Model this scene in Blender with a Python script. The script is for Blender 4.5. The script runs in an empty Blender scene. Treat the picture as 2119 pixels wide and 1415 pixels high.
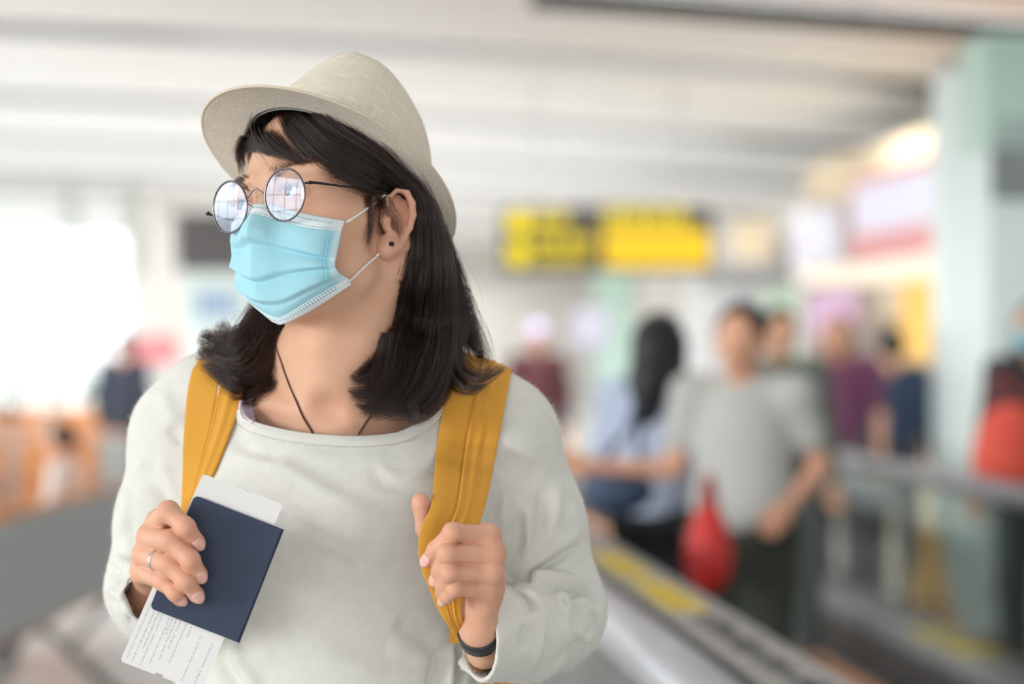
import bpy, bmesh, math, random
import numpy as np
import openvdb
from mathutils import Vector, Matrix

# ------------------------------------------------------------------ camera, world, lights, exposure
SC = bpy.context.scene
COL = SC.collection
CAMZ = 1.5
FPX = 4730.0                     # focal length in pixels of the 2119 x 1415 frame
CX, CY = 1059.5, 707.5
cam_d = bpy.data.cameras.new('camera')
cam = bpy.data.objects.new('camera', cam_d)
COL.objects.link(cam)
cam.location = (0, 0, CAMZ)
cam.rotation_euler = (math.pi / 2, 0, 0)
cam_d.sensor_width = 36.0
cam_d.lens = 36.0 * FPX / 2119.0
cam_d.clip_start = 0.05
cam_d.clip_end = 400
cam_d.dof.use_dof = True
cam_d.dof.focus_distance = 2.085
cam_d.dof.aperture_fstop = 2.6
SC.camera = cam
SC.view_settings.view_transform = 'Standard'
SC.view_settings.look = 'None'
SC.view_settings.gamma = 1.0
SC.view_settings.use_curve_mapping = False
SC.view_settings.exposure = 0.03
SC.cycles.use_denoising = True
SC.cycles.max_bounces = 8
SC.cycles.transparent_max_bounces = 16
SC.cycles.caustics_reflective = False
SC.cycles.caustics_refractive = False

wd = bpy.data.worlds.new('sky')
SC.world = wd
wd.use_nodes = True
wn = wd.node_tree
bg = wn.nodes['Background']
bg.inputs['Color'].default_value = (0.90, 0.95, 1.0, 1)
bg.inputs['Strength'].default_value = 3.6


def area_light(name, loc, rot, sx, sy, power, col):
    d = bpy.data.lights.new(name, 'AREA')
    d.shape = 'RECTANGLE'
    d.size, d.size_y = sx, sy
    d.energy = power
    d.color = col
    o = bpy.data.objects.new(name, d)
    o.location = loc
    o.rotation_euler = rot
    COL.objects.link(o)
    return o




# hazy sun, low outside the windows on the left
sun_d = bpy.data.lights.new('hazy_sun', 'SUN')
sun_d.energy = 2.3
sun_d.angle = math.radians(16)
sun_d.color = (1.0, 0.97, 0.93)
sun_o = bpy.data.objects.new('hazy_sun', sun_d)
sun_o.rotation_euler = Vector((0.83, 0.54, -0.13)).to_track_quat('-Z', 'Y').to_euler()
COL.objects.link(sun_o)

# added fill lights hidden up in the slots of the ceiling, shining down
SLOT_POWER = 700
for kx in range(13):
    v_ = 22.4 + 6.4 * (kx - 6)
    a_ = math.atan(0.1015)
    for u_, w_, tilt_ in ((-6.4, 10.4, 0.014), (2.4, 6.8, 0.052)):
        z_ = 4.62 - 0.0022 * (u_ + 9.5) ** 2 + 0.33
        area_light('slot_fill', (-math.sin(a_) * v_ + u_ * math.cos(a_), math.cos(a_) * v_ + u_ * math.sin(a_), z_), (0, tilt_, a_), w_, 0.5, SLOT_POWER / 2 * (0.20 if v_ < 12 else 1.0), (1.0, 1.0, 0.99))


# ------------------------------------------------------------------ helpers
def W(px, py, y):
    """point at depth y seen at pixel px, py"""
    return np.array([(px - CX) / FPX * y, y, CAMZ - (py - CY) / FPX * y])


def proj(P):
    P = np.asarray(P, float)
    return np.stack([CX + P[..., 0] / P[..., 1] * FPX, CY - (P[..., 2] - CAMZ) / P[..., 1] * FPX], -1)


def unit(v):
    v = np.asarray(v, float)
    return v / np.linalg.norm(v)


def lin(c):
    """sRGB 0-255 to linear"""
    c = np.array(c, float) / 255.0
    c = np.where(c <= 0.04045, c / 12.92, ((c + 0.055) / 1.055) ** 2.4)
    return (float(c[0]), float(c[1]), float(c[2]), 1.0)


class Frame:
    """local axes in millimetres"""

    def __init__(s, o, x, y, z):
        s.o, s.x, s.y, s.z = (np.asarray(v, float) for v in (o, x, y, z))
        s.R = np.stack([s.x, s.y, s.z])

    def __call__(s, a, b=None, c=None):
        q = np.asarray(a if b is None else (a, b, c), float) * 0.001
        return s.o + q @ s.R

    def loc(s, P):
        return (np.asarray(P, float) - s.o) @ s.R.T * 1000.0

    def hit(s, px, py, axis, val):
        """the point seen at the pixel whose local coordinate on the axis is val (mm)"""
        c = np.array([0, 0, CAMZ])
        d = W(px, py, 1.0) - c
        n = (s.x, s.y, s.z)[axis]
        t = (val * 0.001 + (s.o - c) @ n) / (d @ n)
        return c + d * t


def mat(name, base, rough=0.6, **kw):
    m = bpy.data.materials.new(name)
    m.use_nodes = True
    b = m.node_tree.nodes['Principled BSDF']
    b.inputs['Base Color'].default_value = base if len(base) == 4 else lin(base)
    b.inputs['Roughness'].default_value = rough
    for k, v in kw.items():
        b.inputs[k.replace('_', ' ')].default_value = v
    return m


def nodes(m):
    return m.node_tree.nodes, m.node_tree.links, m.node_tree.nodes['Principled BSDF']


def new_node(nt, t, **kw):
    n = nt.nodes.new(t)
    for k, v in kw.items():
        setattr(n, k, v)
    return n


def mesh_obj(name, V, F, m=None, parent=None, smooth=True, uv=None):
    """link vertices and faces as ONE mesh object"""
    me = bpy.data.meshes.new(name)
    if isinstance(F, np.ndarray):
        V = np.asarray(V, np.float32)
        n, k = F.shape
        me.vertices.add(len(V))
        me.vertices.foreach_set('co', V.ravel())
        me.loops.add(n * k)
        me.loops.foreach_set('vertex_index', F.astype(np.int32).ravel())
        me.polygons.add(n)
        me.polygons.foreach_set('loop_start', np.arange(0, n * k, k, dtype=np.int32))
        me.update(calc_edges=True)
    else:
        me.from_pydata([tuple(map(float, v)) for v in V], [], [tuple(f) for f in F])
        me.update()
    if smooth:
        me.polygons.foreach_set('use_smooth', np.ones(len(me.polygons), bool))
    if uv is not None:
        l = me.uv_layers.new(name='UVMap')
        idx = np.empty(len(me.loops), np.int32)
        me.loops.foreach_get('vertex_index', idx)
        l.data.foreach_set('uv', np.asarray(uv, np.float32)[idx].ravel())
    if m is not None:
        for x in (m if isinstance(m, (list, tuple)) else [m]):
            me.materials.append(x)
    o = bpy.data.objects.new(name, me)
    COL.objects.link(o)
    if parent is not None:
        o.parent = parent
        o.matrix_parent_inverse = parent_inv(parent)
    return o


def parent_inv(p):
    M = Matrix.Identity(4)
    while p is not None:
        M = p.matrix_basis.copy() if p.parent is None else p.matrix_basis.copy()
        return (p.matrix_basis if p.parent is None else (p.parent.matrix_basis @ p.matrix_parent_inverse @ p.matrix_basis)).inverted()
    return M


def tag(o, label=None, cat=None, group=None, kind=None):
    if label: o['label'] = label
    if cat: o['category'] = cat
    if group: o['group'] = group
    if kind: o['kind'] = kind
    return o


def empty(name, loc, label=None, cat=None, group=None, rz=0.0):
    o = bpy.data.objects.new(name, None)
    o.location = tuple(map(float, loc))
    o.rotation_euler = (0, 0, rz)
    o.empty_display_size = 0.1
    COL.objects.link(o)
    return tag(o, label, cat, group)


# ------------------------------------------------------------------ signed distance modelling on sparse bricks
class Sdf:
    def __init__(s, vox):
        s.vox, s.ops = vox, []

    def add(s, f, lo, hi, mode='u', k=0.0):
        s.ops.append((f, np.asarray(lo, float), np.asarray(hi, float), mode, k))

    def cone(s, a, b, ra, rb=None, k=0.0, mode='u', flat=None):
        """round cone; flat=(axis vector, factor) squeezes it along the axis"""
        a, b = np.asarray(a, float), np.asarray(b, float)
        rb = ra if rb is None else rb
        ab = b - a
        L2 = max(ab @ ab, 1e-12)
        if flat is not None:
            ax, fc = unit(flat[0]).astype(np.float32), flat[1]

        def f(P):
            q = P - a.astype(np.float32)
            if flat is not None:
                q = q + (q @ ax)[:, None] * ax * (1.0 / fc - 1.0)
                ab2 = ab + (ab @ ax) * ax * (1.0 / fc - 1.0)
            else:
                ab2 = ab
            l2 = max(ab2 @ ab2, 1e-12)
            h = np.clip(q @ ab2.astype(np.float32) / np.float32(l2), 0, 1)
            d = np.linalg.norm(q - h[:, None] * ab2.astype(np.float32), axis=1) - (ra + (rb - ra) * h).astype(np.float32)
            return d * np.float32(min(1.0, fc)) if flat is not None and fc < 1 else d
        m = max(ra, rb) * (max(1.0, flat[1]) if flat is not None else 1.0)
        s.add(f, np.minimum(a, b) - m, np.maximum(a, b) + m, mode, k)

    def chain(s, pts, rs, k=0.0, mode='u', flat=None):
        for i in range(len(pts) - 1):
            s.cone(pts[i], pts[i + 1], rs[i], rs[i + 1], k if i == 0 else max(k * 0.4, min(rs[i], rs[i + 1]) * 0.25), mode, flat)

    def ell(s, c, r, R=None, k=0.0, mode='u'):
        c = np.asarray(c, float)
        r = np.asarray(r, np.float32)
        R = np.eye(3) if R is None else np.asarray(R)
        Rf = R.T.astype(np.float32)

        def f(P):
            q = (P - c.astype(np.float32)) @ Rf
            k0 = np.linalg.norm(q / r, axis=1)
            k1 = np.linalg.norm(q / (r * r), axis=1)
            return k0 * (k0 - 1.0) / np.maximum(k1, 1e-6)
        m = float(r.max())
        s.add(f, c - m, c + m, mode, k)

    def group(s, g, k=0.0, mode='u'):
        """add another model, blended inside itself first"""
        ops = list(g.ops)

        def f(P):
            d = np.full(len(P), 1.0, np.float32)
            for q, _, _, m, kk in ops: d = s.comb(d, q(P), m, kk)
            return d
        s.add(f, np.min([o[1] for o in ops if o[3] == 'u'], 0), np.max([o[2] for o in ops if o[3] == 'u'], 0), mode, k)

    @staticmethod
    def comb(d, e, mode, k):
        if mode == 'u':
            if k <= 0: return np.minimum(d, e)
            h = np.clip(0.5 + 0.5 * (e - d) / k, 0, 1)
            return e + (d - e) * h - k * h * (1 - h)
        if mode == 's':
            e = -e
        if k <= 0: return np.maximum(d, e)
        h = np.clip(0.5 - 0.5 * (e - d) / k, 0, 1)
        return e + (d - e) * h + k * h * (1 - h)

    def mesh(s, post=None, slack=1.6):
        v, B = s.vox, 8
        lo = np.min([o[1] for o in s.ops if o[3] == 'u'], 0) - 4 * v
        hi = np.max([o[2] for o in s.ops if o[3] == 'u'], 0) + 4 * v
        nb = np.ceil((hi - lo) / (B * v)).astype(int)
        g = np.stack(np.meshgrid(*[np.arange(n) for n in nb], indexing='ij'), -1).reshape(-1, 3)
        C = (lo + (g + 0.5) * B * v - 0.5 * v).astype(np.float32)
        R = B * v * 0.87 * slack
        d = np.full(len(C), 1.0, np.float32)
        for f, a, b, mode, k in s.ops:
            m = (R + k) * 3 if mode == 'u' else R + k
            sel = np.where(np.all((C > a - m) & (C < b + m), 1))[0]
            if len(sel):
                d[sel] = s.comb(d[sel], f(C[sel]), mode, k)
        if post is not None:
            d = post(C, d)
        act = np.where(np.abs(d) < R)[0]
        ins = np.where(d <= -R)[0]
        bgv = np.float32(R)
        off = np.stack(np.meshgrid(*[np.arange(B)] * 3, indexing='ij'), -1).reshape(-1, 3)
        grid = openvdb.FloatGrid(float(bgv))
        for i in ins:
            a = g[i] * B
            grid.fill(tuple(int(t) for t in a), tuple(int(t) + B - 1 for t in a), -float(bgv), False)
        step = 3000
        for st in range(0, len(act), step):
            A = act[st:st + step]
            P = (lo + (g[A][:, None, :] * B + off[None]) * v).astype(np.float32).reshape(-1, 3)
            D = np.full((len(A), 512), 1.0, np.float32)
            for f, a, b, mode, k in s.ops:
                m = R * 1.5 + k + R
                sel = np.where(np.all((C[A] > a - m) & (C[A] < b + m), 1))[0]
                if len(sel):
                    Q = P.reshape(-1, 512, 3)[sel].reshape(-1, 3)
                    D[sel] = s.comb(D[sel].ravel(), f(Q), mode, k).reshape(-1, 512)
            if post is not None:
                D = post(P, D.ravel()).reshape(-1, 512)
            D = np.clip(D, -bgv, bgv)
            for j, i in enumerate(A):
                a = g[i] * B
                grid.copyFromArray(D[j].reshape(B, B, B).astype(np.float32), ijk=tuple(int(t) for t in a))
        pts, quads = grid.convertToQuads(0.0)
        V = lo + np.asarray(pts, np.float64) * v
        Q = np.asarray(quads, np.int64)
        a, b, c = V[Q[:, 0]], V[Q[:, 1]], V[Q[:, 2]]
        if np.einsum('ij,ij->', a, np.cross(b, c)) < 0: Q = Q[:, ::-1]
        return V, Q.copy()


def normals(V, F):
    n = np.zeros_like(V)
    a, b, c, d = (V[F[:, i]] for i in range(4))
    fn = np.cross(c - a, d - b)
    for i in range(4):
        for k in range(3):
            n[:, k] += np.bincount(F[:, i], fn[:, k], len(V))
    return n / np.maximum(np.linalg.norm(n, axis=1), 1e-12)[:, None]


def relax(V, F, it=3, lam=0.5, w=None):
    E = np.concatenate([F[:, [0, 1]], F[:, [1, 2]], F[:, [2, 3]], F[:, [3, 0]]])
    E = np.concatenate([E, E[:, ::-1]])
    cnt = np.maximum(np.bincount(E[:, 0], minlength=len(V)), 1)[:, None]
    for _ in range(it):
        s = np.stack([np.bincount(E[:, 0], V[E[:, 1], k], len(V)) for k in range(3)], 1) / cnt
        l = lam if w is None else lam * w[:, None]
        V = V + (s - V) * l
    return V


def spline(P, n, closed=False):
    """Catmull-Rom through P, n points in all"""
    P = np.asarray(P, float)
    m = len(P)
    seg = m if closed else m - 1
    t = np.linspace(0, seg, n, endpoint=not closed)
    i = np.minimum(t.astype(int), seg - 1)
    u = (t - i)[:, None]
    if closed:
        g = lambda j: P[j % m]
    else:
        Q = np.concatenate([[2 * P[0] - P[1]], P, [2 * P[-1] - P[-2]]])
        g = lambda j: Q[np.clip(j + 1, 0, m + 1)]
    a, b, c, d = g(i - 1), g(i), g(i + 1), g(i + 2)
    return 0.5 * (2 * b + (c - a) * u + (2 * a - 5 * b + 4 * c - d) * u ** 2 + (3 * b - a - 3 * c + d) * u ** 3)


def poly_dist(p, line):
    """distance to a 2-D polyline, signed by side, with the 0..1 place along it"""
    best = np.full(len(p), 1e9)
    sg = np.zeros(len(p))
    tt = np.zeros(len(p))
    L = np.concatenate([[0], np.cumsum(np.linalg.norm(np.diff(line, axis=0), axis=1))])
    for i in range(len(line) - 1):
        a, ab = line[i], line[i + 1] - line[i]
        q = p - a
        h = np.clip(q @ ab / max(ab @ ab, 1e-9), 0, 1)
        e = q - h[:, None] * ab
        d = np.linalg.norm(e, axis=1)
        m = d < best
        best[m] = d[m]
        sg[m] = np.sign(ab[0] * q[m, 1] - ab[1] * q[m, 0])
        tt[m] = (L[i] + h[m] * (L[i + 1] - L[i])) / L[-1]
    return best, sg, tt


def stroke(V, N, pts, w, depth, kind='ridge', face=0.05, yr=None, smooth=True, ends=(0.25, 0.25)):
    """press a fold into the surface along a line given as seen from the front; w in pixels, depth in mm"""
    line = spline(pts, max(8, 6 * len(pts))) if smooth and len(pts) > 2 else np.asarray(pts, float)
    pp = proj(V)
    lo, hi = line.min(0) - 4 * w, line.max(0) + 4 * w
    cand = np.all((pp > lo) & (pp < hi), 1)
    view = unit_rows(np.array([0, 0, CAMZ]) - V)
    fac = (N * view).sum(1)
    cand &= fac > face - 0.3
    if yr is not None:
        cand &= (V[:, 1] > yr[0]) & (V[:, 1] < yr[1])
    ix = np.where(cand)[0]
    if not len(ix): return V
    d, sg, t = poly_dist(pp[ix], line)
    e = np.ones(len(ix))
    if ends[0] > 0: e *= np.clip(t / ends[0], 0, 1) ** 0.8
    if ends[1] > 0: e *= np.clip((1 - t) / ends[1], 0, 1) ** 0.8
    e *= np.clip((fac[ix] - face + 0.3) / 0.4, 0, 1)
    x = d / w
    if kind == 'ridge':
        h = np.exp(-x * x)
    elif kind == 'groove':
        h = -np.exp(-x * x)
    elif kind == 'crease':
        h = -np.exp(-x * 1.6)
    elif kind == 'lip':               # high on one side, low on the other
        h = sg * x * np.exp(0.5 - 0.5 * x * x)
    elif kind == 'step':
        h = sg * (1 - np.exp(-(x * 2) ** 2)) * np.exp(-x * 0.8)
    V = V.copy()
    V[ix] += N[ix] * (h * e * depth * 0.001)[:, None]
    return V


def unit_rows(a):
    return a / np.maximum(np.linalg.norm(a, axis=1), 1e-12)[:, None]


def tube(P, r, n=8, closed=False, caps=True):
    """vertices and quads of a tube; r may vary along it"""
    P = np.asarray(P, float)
    m = len(P)
    r = np.broadcast_to(np.asarray(r, float), (m,))
    T = (np.roll(P, -1, 0) - np.roll(P, 1, 0)) if closed else np.gradient(P, axis=0)
    T = unit_rows(T)
    ref = np.array([0, 0, 1.0]) if abs(T[0][2]) < 0.9 else np.array([1.0, 0, 0])
    u = unit(np.cross(T[0], ref))
    U = []
    for t in T:
        u = unit(u - t * (u @ t))
        U.append(u)
    U = np.array(U)
    Wv = np.cross(T, U)
    a = np.linspace(0, 2 * np.pi, n, endpoint=False)
    V = P[:, None] + r[:, None, None] * (np.cos(a)[None, :, None] * U[:, None] + np.sin(a)[None, :, None] * Wv[:, None])
    F = []
    for i in range(m if closed else m - 1):
        for j in range(n):
            F.append((i * n + j, i * n + (j + 1) % n, ((i + 1) % m) * n + (j + 1) % n, ((i + 1) % m) * n + j))
    V = V.reshape(-1, 3)
    if caps and not closed:
        F.append(tuple(range(n))[::-1])
        F.append(tuple((m - 1) * n + j for j in range(n)))
    return V, F


def join_vf(parts):
    V, F, o = [], [], 0
    for v, f in parts:
        V.append(np.asarray(v, float))
        F += [tuple(i + o for i in q) for q in f]
        o += len(v)
    return np.concatenate(V), F


def grid_faces(nu, nv, wrap=False):
    """quads of a grid stored row by row, nv rows of nu"""
    i = np.arange(nv - 1)[:, None] * nu
    j = np.arange(nu if wrap else nu - 1)[None]
    a = i + j
    b = i + (j + 1) % nu
    return np.stack([a, b, b + nu, a + nu], -1).reshape(-1, 4)


def box_vf(c, s, R=None):
    c, s = np.asarray(c, float), np.asarray(s, float) / 2
    q = np.array([[x, y, z] for x in (-1, 1) for y in (-1, 1) for z in (-1, 1)]) * s
    if R is not None: q = q @ np.asarray(R)
    return q + c, [(0, 1, 3, 2), (4, 6, 7, 5), (0, 4, 5, 1), (2, 3, 7, 6), (0, 2, 6, 4), (1, 5, 7, 3)]


def rotz(a):
    c, s = math.cos(a), math.sin(a)
    return np.array([[c, s, 0], [-s, c, 0], [0, 0, 1]])


def hair_obj(name, strands, m, parent=None, rad=0.0002, tip=0.3):
    """strands: list of (k, 3) arrays"""
    hc = bpy.data.hair_curves.new(name)
    sizes = [len(s) for s in strands]
    hc.add_curves(sizes)
    P = np.concatenate(strands).astype(np.float32)
    hc.attributes['position'].data.foreach_set('vector', P.ravel())
    ra = hc.attributes.get('radius') or hc.attributes.new('radius', 'FLOAT', 'POINT')
    prof = np.concatenate([np.linspace(1, 0, n) ** 0.5 * (1 - tip) + tip for n in sizes])
    rr = np.repeat(np.broadcast_to(rad, (len(sizes),)), sizes)
    ra.data.foreach_set('value', (prof * rr).astype(np.float32))
    hc.materials.append(m)
    o = bpy.data.objects.new(name, hc)
    COL.objects.link(o)
    if parent is not None:
        o.parent = parent
        o.matrix_parent_inverse = parent_inv(parent)
    return o


rng = np.random.default_rng(7)
# ------------------------------------------------------------------ the traveller: head axes
HO = W(679, 440, 2.2)
Fv = unit([-0.640, -0.758, 0.115])
Lv = np.array([0.755, -0.630, 0.172])
Lv = unit(Lv - Fv * (Lv @ Fv))
Uv = np.cross(Fv, Lv)
H = Frame(HO, Lv, Fv, Uv)         # x to her left, y forward, z up, origin between the ears at eye height


def skin_material():
    m = mat('skin', lin((221, 171, 142)), 0.5)
    N, Lk, b = nodes(m)
    nt = m.node_tree
    b.inputs['Subsurface Weight'].default_value = 0.18
    b.inputs['Subsurface Radius'].default_value = (0.9, 0.32, 0.16)
    b.inputs['Subsurface Scale'].default_value = 0.009
    b.inputs['Specular IOR Level'].default_value = 0.35
    at = new_node(nt, 'ShaderNodeAttribute', attribute_name='blush')
    tc = new_node(nt, 'ShaderNodeTexCoord')
    ns = new_node(nt, 'ShaderNodeTexNoise')
    ns.inputs['Scale'].default_value = 38
    ns.inputs['Detail'].default_value = 5
    Lk.new(tc.outputs['Object'], ns.inputs['Vector'])
    mx = new_node(nt, 'ShaderNodeMix', data_type='RGBA')
    mx.inputs[6].default_value = lin((224, 177, 148))
    mx.inputs[7].default_value = lin((214, 142, 120))
    Lk.new(at.outputs['Fac'], mx.inputs[0])
    m2 = new_node(nt, 'ShaderNodeMix', data_type='RGBA')
    m2.inputs[7].default_value = lin((205, 150, 120))
    mr = new_node(nt, 'ShaderNodeMapRange')
    mr.inputs[1].default_value = 0.45
    mr.inputs[2].default_value = 0.75
    mr.inputs[4].default_value = 0.35
    Lk.new(ns.outputs['Fac'], mr.inputs[0])
    Lk.new(mr.outputs[0], m2.inputs[0])
    Lk.new(mx.outputs[2], m2.inputs[6])
    Lk.new(m2.outputs[2], b.inputs['Base Color'])
    n2 = new_node(nt, 'ShaderNodeTexNoise')
    n2.inputs['Scale'].default_value = 900
    n2.inputs['Detail'].default_value = 3
    Lk.new(tc.outputs['Object'], n2.inputs['Vector'])
    bp = new_node(nt, 'ShaderNodeBump')
    bp.inputs['Strength'].default_value = 0.12
    bp.inputs['Distance'].default_value = 0.0006
    Lk.new(n2.outputs['Fac'], bp.inputs['Height'])
    Lk.new(bp.outputs['Normal'], b.inputs['Normal'])
    return m


M_SKIN = skin_material()
mm = 0.001
HR = np.stack([Lv, Fv, Uv])

# hand joints: pixel and depth
def J(*q): return [W(*p) for p in q]


RH = dict(
    wrist=W(312, 1238, 2.115),
    index=J((330, 1082, 2.062), (349, 1059, 2.010), (384, 1090, 1.999), (408, 1122, 2.009)),
    middle=J((312, 1112, 2.058), (352, 1119, 2.005), (393, 1157, 1.997), (413, 1189, 2.007)),
    ring=J((302, 1148, 2.060), (349, 1168, 2.007), (384, 1202, 1.999), (407, 1231, 2.008)),
    pinky=J((297, 1184, 2.066), (338, 1202, 2.015), (362, 1226, 2.006), (372, 1239, 2.011)),
    thumb=J((310, 1205, 2.095), (345, 1160, 2.066), (390, 1120, 2.050), (425, 1095, 2.045)))
LH = dict(
    wrist=W(990, 1300, 2.098),
    index=J((1010, 1110, 2.055), (937, 1101, 2.034), (902, 1136, 2.043), (885, 1159, 2.049)),
    middle=J((1019, 1146, 2.051), (926, 1145, 2.030), (911, 1180, 2.043), (903, 1198, 2.050)),
    ring=J((1016, 1184, 2.053), (930, 1184, 2.032), (918, 1212, 2.045), (914, 1226, 2.051)),
    pinky=J((1008, 1219, 2.060), (941, 1217, 2.038), (926, 1232, 2.045), (920, 1240, 2.049)),
    thumb=J((988, 1258, 2.092), (935, 1180, 2.096), (882, 1092, 2.096), (871, 1040, 2.090)))
FR = dict(index=(.0098, .0080, .0071, .0062), middle=(.0100, .0082, .0072, .0063), ring=(.0096, .0078, .0069, .0061),
          pinky=(.0086, .0069, .0061, .0054), thumb=(.0125, .0102, .0092, .0084))


def hand_sdf(S, h, back, palm=(.016, .010, .024), fat=1.0):
    P = Sdf(S.vox)
    back = np.asarray(back)
    for f in ('index', 'middle', 'ring', 'pinky'):
        p, r = h[f], FR[f]
        P.cone(h['wrist'], p[0] + back * .002, .0115, r[0] * .95, .009)
    c = np.mean([h['index'][0], h['middle'][0], h['ring'][0], h['pinky'][0], h['wrist'], h['thumb'][0]], 0)
    P.ell(c + back * .004, palm, None, .012)
    P.cone(h['wrist'], h['thumb'][0], .0115, .0120, .010)
    P.cone(h['pinky'][0] + back * .006, h['wrist'] + back * .002, .0088, .0105, .010)          # heel of the hand
    S.group(P, .014)
    for f in ('index', 'middle', 'ring', 'pinky', 'thumb'):
        p, r = h[f], [q * fat for q in FR[f]]
        K = Sdf(S.vox)
        K.ell(p[0], [r[0]] * 3)
        K.chain(p, r, .0035)
        for q, e in ((1, .0009), (2, .0003)):        # knuckles
            K.ell(p[q], [r[q] + e] * 3, None, .004)
        K.cone(p[3], p[3] + unit(p[3] - p[2]) * .002, r[3], r[3] * .86, .002)
        S.group(K, .0012 if f != 'thumb' else .006)
    for f in ('index', 'middle', 'ring', 'pinky'):
        S.ell(h[f][0], [FR[f][0] * 1.02] * 3, None, .009)


S = Sdf(0.0010)
# skull and face
S.ell(H(0, -10, 32), (.072, .090, .083), HR)
S.ell(H(0, 34, -28), (.060, .054, .074), HR, .03)
for s in (1, -1):
    S.cone(H(50 * s, 14, -70), H(12 * s, 59, -95), .013, .011, .03)            # jaw line
    S.ell(H(36 * s, 58, -36), (.026, .022, .024), HR, .02)                        # cheek
    S.ell(H(55 * s, 32, -22), (.018, .030, .018), HR, .02)                        # cheekbone
    S.cone(H(48 * s, 66, 16), H(14 * s, 82, 15), .010, .009, .016)                # brow
    S.ell(H(32 * s, 93, 0), (.020, .014, .012), HR, .014, 's')                   # socket
    S.ell(H(32 * s, 72, 0), (.0145, .0135, .0135), HR, .004)                     # lids over the eyeball
    S.ell(H(9 * s, 90, -39), (.0075, .009, .0065), HR, .010)                      # nostril wing
S.cone(H(0, 84, 2), H(0, 99, -36), .0064, .0078, .014)
S.ell(H(0, 82, -70), (.022, .013, .011), HR, .015)
S.ell(H(0, 67, -95), (.015, .012, .012), HR, .02)
for s in (1, -1):                                                                # the lid slit
    S.ell(H(32 * s, 86.5, 0), (.0125, .008, .0042), HR, .002, 's')
# ears
for s in (1, -1):
    E = lambda px, py, lx: H(H.loc(H.hit(px, py, 0, lx)) * np.array([s, 1, 1]))
    hel = [E(804, 430, 77), E(806, 411, 80), E(822, 397, 84.5), E(841, 400, 88.5), E(852, 420, 90.5), E(854, 445, 89.5),
           E(847, 470, 86.5), E(833, 492, 82), E(818, 508, 77), E(800, 518, 74)]
    S.chain(hel, [.0034, .0034, .0034, .0035, .0036, .0036, .0036, .0038, .0050, .0060], .004)
    S.ell(E(802, 505, 73), (.0075, .0075, .0095), HR, .008)                       # lobe
    S.ell(E(826, 448, 76), (.0045, .0135, .0225), HR, .006)                       # the shell's back wall
    S.chain([E(838, 420, 80), E(840, 445, 82), E(832, 470, 80), E(818, 485, 77)], [.003, .004, .004, .0035], .004)   # antihelix
    S.ell(E(817, 460, 84), (.0105, .0090, .0140), HR, .004, 's')
    S.ell(E(828, 418, 86), (.0060, .0075, .0100), HR, .003, 's')                   # concha
    S.chain([E(799, 440, 74), E(798, 456, 77), E(801, 470, 76)], [.005, .0048, .004], .005)                          # tragus
    S.ell(E(811, 484, 78), (.004, .005, .004), HR, .004)
# neck and chest
NB = W(708, 830, 2.250)
S.cone(H(0, -22, -60), W(706, 800, 2.236), .052, .055, .035)
S.cone(W(706, 800, 2.236), W(704, 900, 2.25), .055, .075, .03)
for s, xs in ((1, 960), (-1, 440)):
    S.cone(W(706, 745, 2.268), W(xs, 842, 2.280), .034, .034, .05)                # trapezius
    S.cone(W(700 + 22 * s, 868, 2.186), W(700 + 215 * s, 815, 2.215), .0085, .0095, .018)   # collar bone
S.cone(H(60, -28, -48), W(694, 852, 2.188), .013, .0065, .022)                    # neck muscles
S.cone(H(-62, -28, -48), W(664, 852, 2.190), .011, .0065, .014)
S.cone(W(676, 720, 2.18), W(680, 800, 2.190), .012, .012, .03)                     # throat
S.ell(W(676, 848, 2.168), (.010, .008, .009), None, .022, 's')                    # notch between the collar bones
S.ell(W(700, 1110, 2.285), (.140, .100, .190), None, .03)
S.cone(W(700, 1100, 2.28), W(703, 1560, 2.28), .118, .118, .05, flat=((0, 1, 0), .72))
# arms, hidden in the sleeves down to the wrists
S.chain([W(430, 850, 2.275), W(395, 900, 2.275), W(330, 1245, 2.300), W(320, 1242, 2.17), RH['wrist']], [.045, .042, .034, .025, .020], .03)
S.chain([W(970, 850, 2.275), W(1010, 900, 2.275), W(1125, 1262, 2.285), W(1062, 1335, 2.20), W(1003, 1346, 2.140), LH['wrist']], [.045, .042, .034, .026, .0165, .0118], .012)
hand_sdf(S, RH, (0, 1.0, 0), (.016, .012, .026), 1.13)
hand_sdf(S, LH, (0, 1.0, 0))
BV, BF = S.mesh()
BV = relax(BV, BF, 2, 0.45)
BN = normals(BV, BF)
# creases of the fingers and of the eyelids
for h in (RH, LH):
    for f in ('index', 'middle', 'ring', 'pinky'):
        for q, r in ((1, FR[f][1]), (2, FR[f][2])):
            c = h[f][q]
            t = unit(h[f][min(q + 1, 3)] - h[f][q - 1])
            d = BV - c
            near = np.linalg.norm(d, axis=1) < r * 2.2
            ix = np.where(near)[0]
            x = (d[ix] @ t) * 1000
            k = np.exp(-np.linalg.norm(d[ix], axis=1) ** 2 / (r * 1.6) ** 2)
            w = np.zeros(len(ix))
            for o in (-1.6, 0.0, 1.5):
                w -= np.exp(-((x - o) / 0.45) ** 2)
            BV[ix] += BN[ix] * (w * k * 0.00045)[:, None]
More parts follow.
